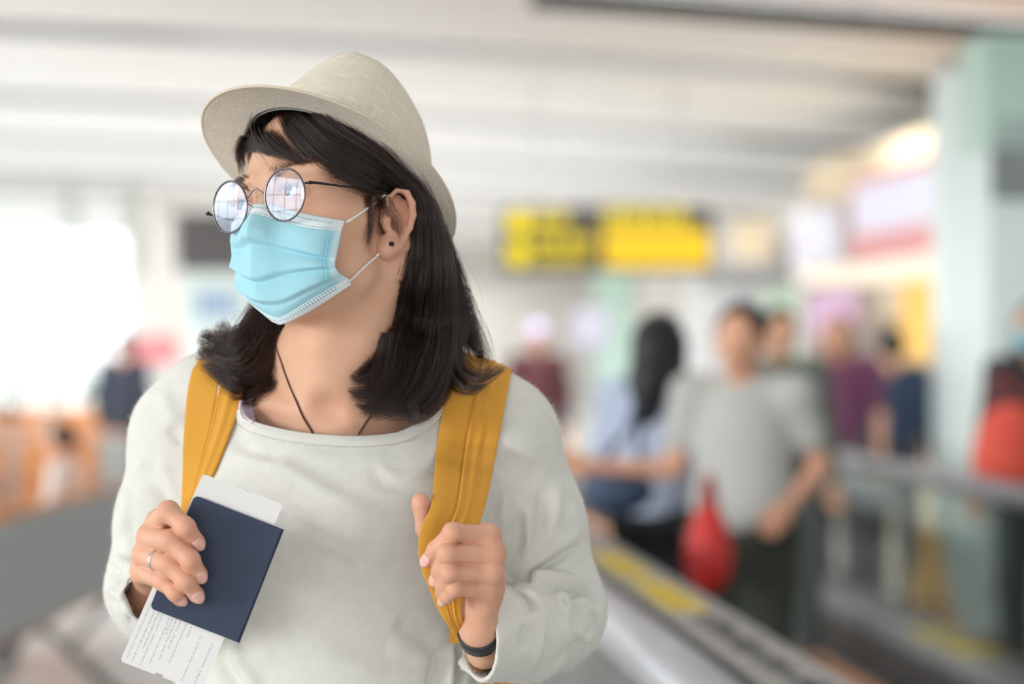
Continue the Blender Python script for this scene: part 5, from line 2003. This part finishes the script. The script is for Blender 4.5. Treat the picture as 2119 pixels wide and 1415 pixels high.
# ---- shop along the right wall
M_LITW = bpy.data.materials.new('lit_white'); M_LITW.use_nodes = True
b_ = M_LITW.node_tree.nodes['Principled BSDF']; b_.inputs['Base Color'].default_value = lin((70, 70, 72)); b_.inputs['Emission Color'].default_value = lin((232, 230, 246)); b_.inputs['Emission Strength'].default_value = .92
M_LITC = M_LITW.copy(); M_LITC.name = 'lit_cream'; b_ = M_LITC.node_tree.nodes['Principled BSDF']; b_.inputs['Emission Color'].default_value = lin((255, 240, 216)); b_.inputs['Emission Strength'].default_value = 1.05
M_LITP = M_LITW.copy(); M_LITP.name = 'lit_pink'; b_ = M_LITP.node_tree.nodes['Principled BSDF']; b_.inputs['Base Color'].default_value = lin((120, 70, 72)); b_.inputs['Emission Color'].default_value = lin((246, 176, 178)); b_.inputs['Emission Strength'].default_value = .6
M_WARM = noise_mat('shop_cream', (240, 222, 192), (232, 210, 176), 2, .6)
M_GREYW = noise_mat('grey_wall', (196, 195, 196), (186, 185, 188), 2, .6)
sh = empty('shop_front', G(5.2, 20, 0), 'lit shop front with a red and white fascia and cream shelves behind the travellers', 'shop')


def z_at(py, d): return CAMZ - (py - CY) / FPX * d


U0 = 5.0
d_of = lambda px: (U0 / (HP[1] + (px - CX) / FPX * HP[0]))
vA, vB, vC = d_of(1940) / HA[1] * .985, d_of(1785), d_of(1640)
part('shop_wall', hbox(U0 + 1.3, U0 + 1.4, 14, 27, 0, 3.6), M_WARM, sh)
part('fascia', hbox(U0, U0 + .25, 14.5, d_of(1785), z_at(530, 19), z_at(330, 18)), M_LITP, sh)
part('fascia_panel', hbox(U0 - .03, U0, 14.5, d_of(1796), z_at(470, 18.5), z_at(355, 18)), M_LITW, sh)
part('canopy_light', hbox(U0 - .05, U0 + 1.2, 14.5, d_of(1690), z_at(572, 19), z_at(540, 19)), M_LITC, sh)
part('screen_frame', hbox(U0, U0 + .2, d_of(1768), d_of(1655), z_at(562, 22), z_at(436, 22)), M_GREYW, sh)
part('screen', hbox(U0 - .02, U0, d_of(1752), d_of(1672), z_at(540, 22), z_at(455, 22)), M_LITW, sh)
part('side_wall', hbox(U0 + .1, U0 + 1.3, d_of(1660), d_of(1650), 0, 2.9), M_GREYW, sh)
for i, zz in enumerate((.5, .95, 1.35, 1.72)):
    part('shelf', hbox(U0 + .75, U0 + 1.25, 14.6, 23.5, zz - .03, zz), M_WARM, sh)
part('counter', hbox(U0 + .1, U0 + .5, 15, 22, 0, .9), M_WARM, sh)
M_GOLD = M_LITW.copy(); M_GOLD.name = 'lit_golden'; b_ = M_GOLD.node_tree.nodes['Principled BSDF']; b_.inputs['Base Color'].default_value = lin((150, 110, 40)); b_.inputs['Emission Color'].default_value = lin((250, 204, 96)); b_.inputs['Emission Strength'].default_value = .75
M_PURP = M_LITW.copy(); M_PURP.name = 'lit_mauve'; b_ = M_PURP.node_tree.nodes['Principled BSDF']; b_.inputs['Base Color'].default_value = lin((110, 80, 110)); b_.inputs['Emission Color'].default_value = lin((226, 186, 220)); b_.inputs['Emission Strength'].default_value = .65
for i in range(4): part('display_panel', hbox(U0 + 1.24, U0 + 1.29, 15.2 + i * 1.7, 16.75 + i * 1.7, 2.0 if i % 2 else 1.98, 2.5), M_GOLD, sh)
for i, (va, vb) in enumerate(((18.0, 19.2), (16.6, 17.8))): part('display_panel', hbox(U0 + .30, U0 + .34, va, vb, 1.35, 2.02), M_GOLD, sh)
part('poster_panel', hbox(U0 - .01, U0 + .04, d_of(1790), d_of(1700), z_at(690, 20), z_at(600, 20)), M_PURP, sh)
part('poster_post', hbox(U0, U0 + .04, d_of(1745), d_of(1738), 0, z_at(690, 20)), M_STEEL, sh)
# goods on the shelves
gcol = [(246, 196, 70), (250, 214, 120), (236, 170, 48), (226, 168, 196), (180, 120, 190), (240, 232, 214), (214, 120, 70)]
gm = [mat('packet_colour', lin(c), .5) for c in gcol]
cname = ['golden', 'pale yellow', 'amber', 'pink', 'purple', 'white', 'rust']
gi = 0
for row, zz in enumerate((.95, 1.35, 1.72)):
    for i in range(9):
        v = 15.0 + i * .74 + .1 * row
        c = (0, 1, 2, 0, 2, 1, 4, 3, 5)[i] if row else (6, 0, 1, 2, 5, 0, 3, 4, 3)[i]
        hh = .30 + .04 * ((i * 7 + row * 3) % 3)
        o = mesh_obj('packet', *hbox(U0 + .80, U0 + 1.05, v, v + .55, zz + .012, zz + min(hh, .26)), gm[c], None, False)
        md = o.modifiers.new('round', 'BEVEL'); md.width = .02
        tag(o, '%s packet on the %s shop shelf, %s from the near end' % (cname[c], ('lower', 'middle', 'upper')[row], ('first', 'second', 'third', 'fourth', 'fifth', 'sixth', 'seventh', 'eighth', 'ninth')[i]), 'packet', 'packets on the shop shelves')

# ---- far end of the hall
def far_box(name, px0, py0, px1, py1, d, dep, m, parent, bottom=None):
    a, b = W(px0, py0, d), W(px1, py1, d)
    z0 = b[2] if bottom is None else bottom
    return part(name, box_vf(((a[0] + b[0]) / 2, d + dep / 2, (a[2] + z0) / 2), (b[0] - a[0], dep, a[2] - z0)), m, parent)


t1 = empty('teal_column', W(1275, 760, 34) * np.array([1, 1, 0]), 'pale teal square column far behind, below the yellow sign', 'column')
far_box('shaft', 1236, 560, 1310, 760, 34, .5, M_TEAL2, t1, 0); far_box('plinth', 1226, 900, 1320, 930, 33.95, .6, M_GREYW, t1, 0)
t2 = empty('lightbox', W(1222, 760, 22) * np.array([1, 1, 0]), 'bright white advertising lightbox on a stand under the hanging sign', 'lightbox')
far_box('lit_face', 1186, 640, 1258, 716, 22, .06, M_LITW, t2); far_box('frame', 1182, 634, 1262, 722, 22.07, .08, M_STEEL, t2); far_box('stand', 1214, 722, 1230, 900, 22.08, .08, M_STEEL, t2, 0)
t3 = empty('grey_pavilion', W(1530, 760, 30) * np.array([1, 1, 0]), 'light grey shop pavilion with a dark post, behind the man in grey', 'pavilion')
far_box('pavilion_wall', 1440, 560, 1640, 760, 31, 2.0, M_GREYW, t3, 0); far_box('cream_panel', 1520, 450, 1600, 560, 30.9, .3, M_WARM, t3); far_box('dark_post', 1606, 490, 1646, 760, 30.7, .25, mat('post_grey', lin((140, 138, 138)), .5), t3, 0)
far_box('sloping_soffit', 1440, 540, 1640, 562, 30.8, 2.2, mat('soffit_grey', lin((168, 168, 170)), .5), t3)
t4 = empty('teal_screen', W(1615, 690, 27) * np.array([1, 1, 0]), 'low teal glass screen between the pavilion and the shop', 'screen')
far_box('teal_sheet', 1580, 590, 1660, 700, 27, .06, M_TEAL2, t4, .3); far_box('foot', 1585, 880, 1655, 900, 26.95, .2, M_STEEL, t4, 0); far_box('post', 1612, 700, 1620, 900, 27.0, .06, M_STEEL, t4, 0)
# information kiosk behind the traveller's shoulder
kd = 20.0
t5 = empty('information_kiosk', W(440, 760, kd) * np.array([1, 1, 0]), 'teal kiosk with a dark louvred head and blue lettering, behind the woman\'s mask', 'kiosk')
far_box('cabinet', 372, 560, 520, 760, kd, .6, M_TEAL, t5, 0)
hd = far_box('louvre_head', 366, 440, 524, 560, kd - .02, .6, M_DARK, t5)
for i in range(8): far_box('louvre', 370, 446 + i * 14, 520, 452 + i * 14, kd - .07, .05, bpy.data.materials['post_grey'], hd)
M_BLUE = mat('kiosk_blue', lin((122, 166, 214)), .5)
for gx in (404, 452):
    ch = []
    r = np.random.default_rng(gx)
    for i in range(3):
        a, b = W(gx + 2, 604 + i * 20, kd - .02), W(gx + 36, 612 + i * 20, kd - .02); ch.append(box_vf(((a[0] + b[0]) / 2, kd - .01, (a[2] + b[2]) / 2), (b[0] - a[0], .02, a[2] - b[2])))
    for i in range(2):
        a, b = W(gx + 6 + 20 * i, 600, kd - .02), W(gx + 13 + 20 * i, 660, kd - .02); ch.append(box_vf(((a[0] + b[0]) / 2, kd - .012, (a[2] + b[2]) / 2), (b[0] - a[0], .02, a[2] - b[2])))
    part('character', join_vf(ch), M_BLUE, t5)
t6 = empty('pink_kiosk', W(310, 800, 30) * np.array([1, 1, 0]), 'small sales kiosk with a pink and red sign, left of the teal kiosk', 'kiosk')
far_box('pink_sign', 250, 694, 372, 752, 30, .2, M_LITP, t6); far_box('red_band', 300, 720, 372, 742, 29.95, .05, mat('red_band', lin((226, 120, 124)), .5), t6)
far_box('counter', 240, 775, 372, 900, 30, .8, M_GREYW, t6, 0)
for px in (246, 366): far_box('sign_post', px, 752, px + 6, 800, 30.1, .06, M_STEEL, t6, .9)
# plants at the foot of the far windows
M_LEAF = noise_mat('leaf_green', (96, 134, 92), (70, 108, 72), 20, .6)
rs = np.random.default_rng(5)
for i in range(7):
    base = W(-60 + i * 58, 700, 43.0 + .5 * (i % 2)) * np.array([1, 1, 0])
    pl = empty('potted_plant', base, '%s potted plant along the foot of the far windows' % ('first', 'second', 'third', 'fourth', 'fifth', 'sixth', 'seventh')[i], 'plant', 'potted plants by the far windows')
    part('pot', tube(base + np.array([[0, 0, 0], [0, 0, .2], [0, 0, .4]]), [.16, .2, .22], 12), M_WALLW, pl, True)
    lv = []
    for j in range(26):
        a = rs.uniform(0, 6.28); l = rs.uniform(.3, .6); tl = rs.uniform(.3, .9)
        d = np.array([math.cos(a) * tl, math.sin(a) * tl, 1.0]); d /= np.linalg.norm(d); s_ = np.array([-math.sin(a), math.cos(a), 0]) * .05
        p0 = base + np.array([0, 0, .38])
        lv.append((np.array([p0, p0 + d * l * .5 + s_, p0 + d * l + [0, 0, -.05], p0 + d * l * .5 - s_]), [(0, 1, 2, 3)]))
    o = part('leaves', join_vf(lv), M_LEAF, pl); o['kind'] = 'stuff'

# ---- airport benches on the left
M_SEATG = noise_mat('seat_grey', (206, 210, 210), (194, 198, 199), 30, .5)
M_SEATO = noise_mat('seat_orange', (226, 160, 108), (210, 142, 90), 12, .5)
M_FRAME = mat('bench_frame', lin((112, 114, 116)), .4, Metallic=.6)


def bench(n, back, label):
    """n seats along +y; the backs face +x"""
    root = empty('airport_bench', (0, 0, 0), label, 'bench', 'rows of waiting benches')
    w = .58
    part('beam', box_vf((-.22, n * w / 2, .36), (.08, n * w, .06)), M_FRAME, root)
    for i in range(n):
        y = i * w
        st = part('seat', box_vf((-.25, y + w / 2, .44), (.46, w - .06, .06)), M_SEATO, root)
        R = np.array([[math.cos(.16), 0, math.sin(.16)], [0, 1, 0], [-math.sin(.16), 0, math.cos(.16)]])
        bk = part('backrest', box_vf((.03, y + w / 2, .66), (.025, w - .05, .42), None), back, root)
        bv = bk.modifiers.new('round', 'BEVEL'); bv.width = .01
        part('back_cushion', box_vf((-.012, y + w / 2, .68), (.05, w - .08, .38)), M_SEATO, bk)
        part('top_rail', tube(np.array([[.03, y + .03, .875], [.03, y + w / 2, .88], [.03, y + w - .03, .875]]), .016, 8), M_SEATO, bk, True)
        for k in range(7): part('back_slat', box_vf((.05, y + .09 + k * .067, .66), (.016, .034, .38)), back, bk)
    for i in range(n + 1):
        y = i * w
        part('armrest', join_vf([tube(np.array([[-.42, y, .64], [-.2, y, .655], [.0, y, .64]]), .018, 8), tube(np.array([[-.40, y, .44], [-.41, y, .54], [-.42, y, .64]]), .014, 8)]), M_FRAME, root, True)
    for y in (.3, n * w / 2, n * w - .3):
        part('leg', join_vf([tube(np.array([[-.22, y, .35], [-.02, y, .18], [.16, y, .02]]), .025, 8), tube(np.array([[-.22, y, .35], [-.36, y, .18], [-.50, y, .02]]), .025, 8)]), M_FRAME, root, True)
    return root


b1 = bench(7, M_SEATG, 'nearest waiting bench, grey slatted backs turned to the walkway')
b1.location = (-1.86, 7.4, 0); b1.rotation_euler = (0, 0, math.radians(-3))
b2 = copy_tree(b1); b2.location = (-2.55, 14.3, 0); b2.rotation_euler = (0, 0, math.radians(90))
b2['label'] = 'waiting bench with its orange seats facing the camera, beyond the grey backs'
b3 = copy_tree(b1); b3.location = (-6.6, 15.5, 0); b3.rotation_euler = (0, 0, math.radians(-90)); b3['label'] = 'waiting bench standing back to back with the orange-cushioned one'
b4 = copy_tree(b1); b4.location = (-3.6, 20.6, 0); b4.rotation_euler = (0, 0, math.radians(90)); b4['label'] = 'farthest waiting bench, close to the bright windows'

# ---- orange cone-shaped stand beyond the glass of the walkway
cb = W(1922, 1000, 11.6) * np.array([1, 1, 0])
cn = empty('floor_cone', cb, 'orange cone with a white foot standing on the floor beyond the walkway glass', 'cone')
part('cone', tube(cb + np.array([[0, 0, .04], [0, 0, .25], [0, 0, .5], [0, 0, .56]]), [.15, .10, .045, .03], 16), mat('cone_orange', lin((252, 190, 84)), .5), cn, True)
part('foot', box_vf(cb + np.array([0, 0, .02]), (.40, .40, .04)), M_WALLW, cn)


# ------------------------------------------------------------------ people in the hall
M_SKB = mat('skin_far', lin((222, 166, 136)), .6)
M_HRB = mat('hair_far', lin((30, 27, 28)), .5)


def figure(base, facing, h, label, top, bottom, hair=M_HRB, longhair=False, arms=None, sit=False, group=None, stride=.0, mask=None, cap=None, shoe=(40, 40, 44), lean=0.0, sleeves=.5):
    """a clothed figure; facing = angle of the front, 0 looks at the camera, positive turns to the picture's right"""
    k = h / 1.66
    c, s = math.cos(facing), math.sin(facing)
    R = np.array([[c, s, 0], [s, -c, 0], [0, 0, 1.0]])      # local x: its left, y: front, z: up  -> world
    R = np.stack([np.array([c, s, 0]), np.array([s, -c, 0]), np.array([0, 0, 1.0])])

    def P(x, y, z): return base + (np.array([x, y + lean * z, z]) * k) @ R
    r_ = empty('person', base, label, 'person', group)
    hz = .71 if sit else .88
    v = .011
    hip = {q: P(q * .09, 0 if not sit else -.05, hz) for q in (1, -1)}
    if sit: knee = {q: P(q * .11, .38, .72) for q in (1, -1)}; ank = {q: P(q * .11, .40, .08) for q in (1, -1)}
    else: knee = {q: P(q * .095, .03 + stride * q * .9, .47) for q in (1, -1)}; ank = {q: P(q * .10, -.02 + stride * q * 1.6, .075) for q in (1, -1)}
    z0 = hz - .88
    sho = {q: P(q * .172, -.01, 1.36 + z0) for q in (1, -1)}
    arms = arms or ({q: ((.21 * q, .04, 1.08), (.10 * q, .30, 1.02)) for q in (1, -1)} if sit else {})
    el = {q: P(*(arms.get(q, ((.225 * q, -.03, 1.09), None))[0])) + np.array([0, 0, z0 * k]) for q in (1, -1)}
    wr = {q: P(*((arms[q][1]) if q in arms else (.235 * q, .06, .85))) + np.array([0, 0, z0 * k]) for q in (1, -1)}
    # skin: one body
    B = Sdf(v)
    hc = P(0, .02, 1.535 + z0)
    B.ell(hc + np.array([0, 0, .012]) * k, (.074 * k, .088 * k, .098 * k), R, 0)
    B.ell(hc + (np.array([0, .030, -.045]) * k) @ R, (.052 * k, .055 * k, .066 * k), R, .03)
    B.cone(hc + (np.array([0, .085, -.015]) * k) @ R, hc + (np.array([0, .098, -.035]) * k) @ R, .009, .013, .012)
    for q in (1, -1): B.ell(hc + (np.array([q * .078, -.005, -.012]) * k) @ R, (.010, .018, .028), R, .006)
    B.cone(hc + (np.array([0, -.02, -.06]) * k) @ R, P(0, -.02, 1.37 + z0), .048 * k, .058 * k, .02)
    B.ell(P(0, 0, 1.15 + z0), (.125 * k, .085 * k, .25 * k), R, .04)
    B.ell(P(0, -.01, .90 + z0), (.14 * k, .095 * k, .12 * k), R, .05)
    for q in (1, -1):
        B.chain([sho[q], el[q], wr[q]], [.042 * k, .034 * k, .024 * k], .03)
        d = unit(wr[q] - el[q]); sd = unit(np.cross(d, R[1]))
        pm = wr[q] + d * .05
        B.ell(pm, (.034, .020, .044), None, .02)
        for f in range(4):
            o_ = sd * (-.024 + .016 * f)
            B.chain([pm + d * .03 + o_, pm + d * .065 + o_ + R[1] * .008, pm + d * (.085 - .006 * abs(f - 1.5)) + o_ + R[1] * .022], [.009, .008, .0075], .008)
        B.chain([pm + sd * .03, pm + sd * .042 + d * .03, pm + sd * .040 + d * .055], [.011, .0095, .008], .01)
        B.chain([hip[q], knee[q], ank[q]], [.075 * k, .048 * k, .036 * k], .04)
        B.cone(ank[q], ank[q] + (np.array([0, .13, -.045]) * k) @ R, .036, .028, .02)
    V, F = B.mesh(); bo = mesh_obj('body', V, F, M_SKB, r_)
    # top
    T_ = Sdf(v)
    T_.ell(P(0, -.005, 1.17 + z0), (.158 * k, .118 * k, .24 * k), R, .03)
    T_.ell(P(0, 0, 1.0 + z0), (.162 * k, .125 * k, .11 * k), R, .08)
    for q in (1, -1):
        T_.cone(P(q * .06, -.02, 1.375 + z0), sho[q], .050 * k, .058 * k, .05)
        T_.cone(sho[q], el[q] * sleeves * 1.2 + sho[q] * (1 - sleeves * 1.2) if sleeves < .8 else el[q], .060 * k, .054 * k, .04)
        if sleeves > .8: T_.cone(el[q], el[q] * .12 + wr[q] * .88, .050 * k, .040 * k, .03)
    V, F = T_.mesh(); mesh_obj('shirt', V, F, mat('cloth', lin(top), .85), r_)
    # trousers or skirt
    L_ = Sdf(v)
    for q in (1, -1):
        L_.chain([hip[q] + np.array([0, 0, .04]), knee[q], ank[q] + np.array([0, 0, .03])], [.100 * k, .074 * k, .062 * k], .05)
    L_.ell(P(0, -.01 if not sit else -.04, hz + .05), (.150 * k, .110 * k, .13 * k), R, .05)
    V, F = L_.mesh(); mesh_obj('trousers', V, F, mat('cloth', lin(bottom), .85), r_)
    # shoes
    for q in (1, -1):
        Z = Sdf(v)
        Z.cone(ank[q] + (np.array([0, -.03, -.035]) * k) @ R, ank[q] + (np.array([0, .15, -.045]) * k) @ R, .042, .034, .02)
        V, F = Z.mesh(); mesh_obj('shoe', V, F, mat('shoe', lin(shoe), .6) if 'shoe_%d_%d_%d' % shoe not in bpy.data.materials else bpy.data.materials['shoe_%d_%d_%d' % shoe], r_)
    # hair
    Q = Sdf(v)
    Q.ell(hc + (np.array([0, -.016, .026]) * k) @ R, (.084 * k, .094 * k, .098 * k), R, 0)
    if longhair:
        Q.chain([hc + (np.array([0, -.06, .0]) * k) @ R, hc + (np.array([0, -.09, -.12]) * k) @ R, hc + (np.array([0, -.105, -.23]) * k) @ R], [.082 * k, .080 * k, .055 * k], .05)
        for q in (1, -1): Q.cone(hc + (np.array([q * .065, -.01, .0]) * k) @ R, hc + (np.array([q * .075, -.02, -.17]) * k) @ R, .030, .026, .03)
    if longhair == 'front':
        for q in (1, -1): Q.chain([hc + (np.array([q * .07, .0, -.10]) * k) @ R, hc + (np.array([q * .085, .06, -.24]) * k) @ R, hc + (np.array([q * .085, .10, -.38]) * k) @ R], [.034, .040, .030], .03)
    Q.ell(hc + (np.array([0, .088, -.055]) * k) @ R, (.070 * k, .075 * k, .088 * k), R, .012, 's')
    V, F = Q.mesh(); mesh_obj('hair', V, F, hair, r_)
    if cap:
        K = Sdf(v); K.ell(hc + (np.array([0, -.005, .055]) * k) @ R, (.096 * k, .104 * k, .075 * k), R, 0); K.ell(hc + (np.array([0, .09, .045]) * k) @ R, (.075 * k, .075 * k, .012), R, .01)
        K.ell(hc + (np.array([0, .02, -.06]) * k) @ R, (.09 * k, .16 * k, .085 * k), R, .005, 's')
        V, F = K.mesh(); mesh_obj('cap', V, F, mat('cap_cloth', lin(cap), .8), r_)
    if mask:
        K = Sdf(.008); K.ell(hc + (np.array([0, .052, -.045]) * k) @ R, (.062 * k, .060 * k, .058 * k), R, 0); K.ell(hc + (np.array([0, -.04, -.03]) * k) @ R, (.12, .085, .12), R, .005, 's')
        V, F = K.mesh(); mesh_obj('mask', V, F, mat('mask_far', lin(mask), .8), r_)
    return r_, P, wr


def gnd(px, d): return W(px, CY, d) * np.array([1, 1, 0])


HW = np.array([0, 0, .044])
mg, Pm, wm = figure(gnd(1536, 6.9) + HW, math.radians(-20), 1.585, 'man in a grey t-shirt and dark trousers standing on the moving walkway', (186, 186, 182), (52, 54, 46), stride=.06,
                    arms={1: ((.232, -.07, 1.13), (.165, .05, 1.02)), -1: ((-.22, .02, 1.12), (-.44, .14, 1.13))}, sleeves=.5)
fw, Pf, wf = figure(gnd(1366, 7.45) + HW, math.radians(150), 1.56, 'long-haired woman in a light blue top with her back turned on the walkway', (190, 200, 222), (26, 26, 30), longhair=True, stride=.05, sleeves=.5,
                    arms={1: ((.24, .0, 1.06), (.22, .16, .92)), -1: ((-.23, .02, 1.08), (-.20, .20, .95))})
# red bag in the man's hand, navy bag at the woman's side
def soft_bag(name, c, r, m, label, strap_pts, sm):
    t = empty(name, c - np.array([0, 0, r[2]]), label, 'bag')
    K = Sdf(.010); K.ell(c, r, None, 0); K.ell(c - np.array([0, 0, r[2] * .35]), (r[0] * 1.0, r[1] * 1.0, r[2] * .65), None, .05)
    V, F = K.mesh(); mesh_obj('bag_body', V, F, m, t)
    if strap_pts is not None: mesh_obj('strap', *tube(spline(np.array(strap_pts), 20), .012, 8), sm, t)
    return t


rc_ = W(1466, 1130, 6.62)
soft_bag('red_bag', rc_, (.060, .05, .125), mat('red_cloth', lin((204, 44, 40)), .45), 'glossy red bag hanging from the hand of the man in grey', [rc_ + [-.02, 0, .11], rc_ + [0, 0, .2], rc_ + [.02, 0, .11]], mat('red_strap', lin((150, 30, 30)), .6))
nc_ = W(1278, 1006, 7.12)
soft_bag('shoulder_bag', nc_, (.105, .06, .075), mat('navy_cloth', lin((58, 76, 102)), .6), 'navy shoulder bag at the hip of the woman in light blue', [nc_ + [-.07, 0, .05], W(1292, 900, 7.18), W(1322, 830, 7.28), W(1322, 900, 7.22), nc_ + [.07, 0, .05]], mat('navy_strap', lin((44, 56, 78)), .6))
figure(gnd(1612, 10.2) + HW, math.radians(10), 1.62, 'person in dark green walking behind the man in grey', (112, 122, 112), (96, 102, 100), stride=.08, sleeves=.9)
figure(gnd(1735, 12.6), math.radians(-15), 1.66, 'brown-haired woman in a plum top standing beyond the far handrail', (112, 62, 92), (96, 92, 96), hair=mat('hair_brown', lin((170, 126, 100)), .6), longhair=True, stride=.04, sleeves=.6)
figure(gnd(1846, 13.4), math.radians(165), 1.58, 'traveller in a navy jacket facing the shop shelves', (52, 68, 94), (70, 74, 84), stride=.03, sleeves=.9)
figure(gnd(2146, 9.6), math.radians(-35), 1.68, 'black-haired person in dark clothes with a blue mask at the right edge of the view', (62, 60, 66), (60, 60, 66), longhair='front', mask=(140, 200, 214), sleeves=.9)
rk = W(2092, 930, 9.35)
soft_bag('rucksack', rk, (.15, .11, .19), mat('red_canvas', lin((222, 84, 66)), .7), 'round red rucksack held in front of the dark-clothed person with a mask', [rk + [-.08, .02, .15], rk + [-.02, .10, .30], rk + [.08, .02, .15]], bpy.data.materials['red_strap'])
figure(gnd(1112, 17.0) + HW, math.radians(5), 1.60, 'small figure in a lilac cap and dark red jacket behind the woman\'s shoulder', (98, 54, 60), (120, 128, 126), cap=(206, 196, 232), sleeves=.9, stride=.05)
figure(gnd(256, 19.0), math.radians(170), 1.58, 'dark-clothed person standing by the benches near the windows', (52, 58, 72), (50, 54, 66), sleeves=.9)
figure(np.array([-2.08, 10.60, 0]), math.radians(-93), 1.26, 'black-haired person in white sitting on the nearest waiting bench', (236, 230, 226), (70, 72, 80), sit=True, sleeves=.6)
figure(np.array([-3.50, 15.90, 0]), math.radians(180), 1.20, 'person in grey sitting with their back turned, behind the orange bench', (128, 134, 140), (66, 68, 76), sit=True, sleeves=.9)
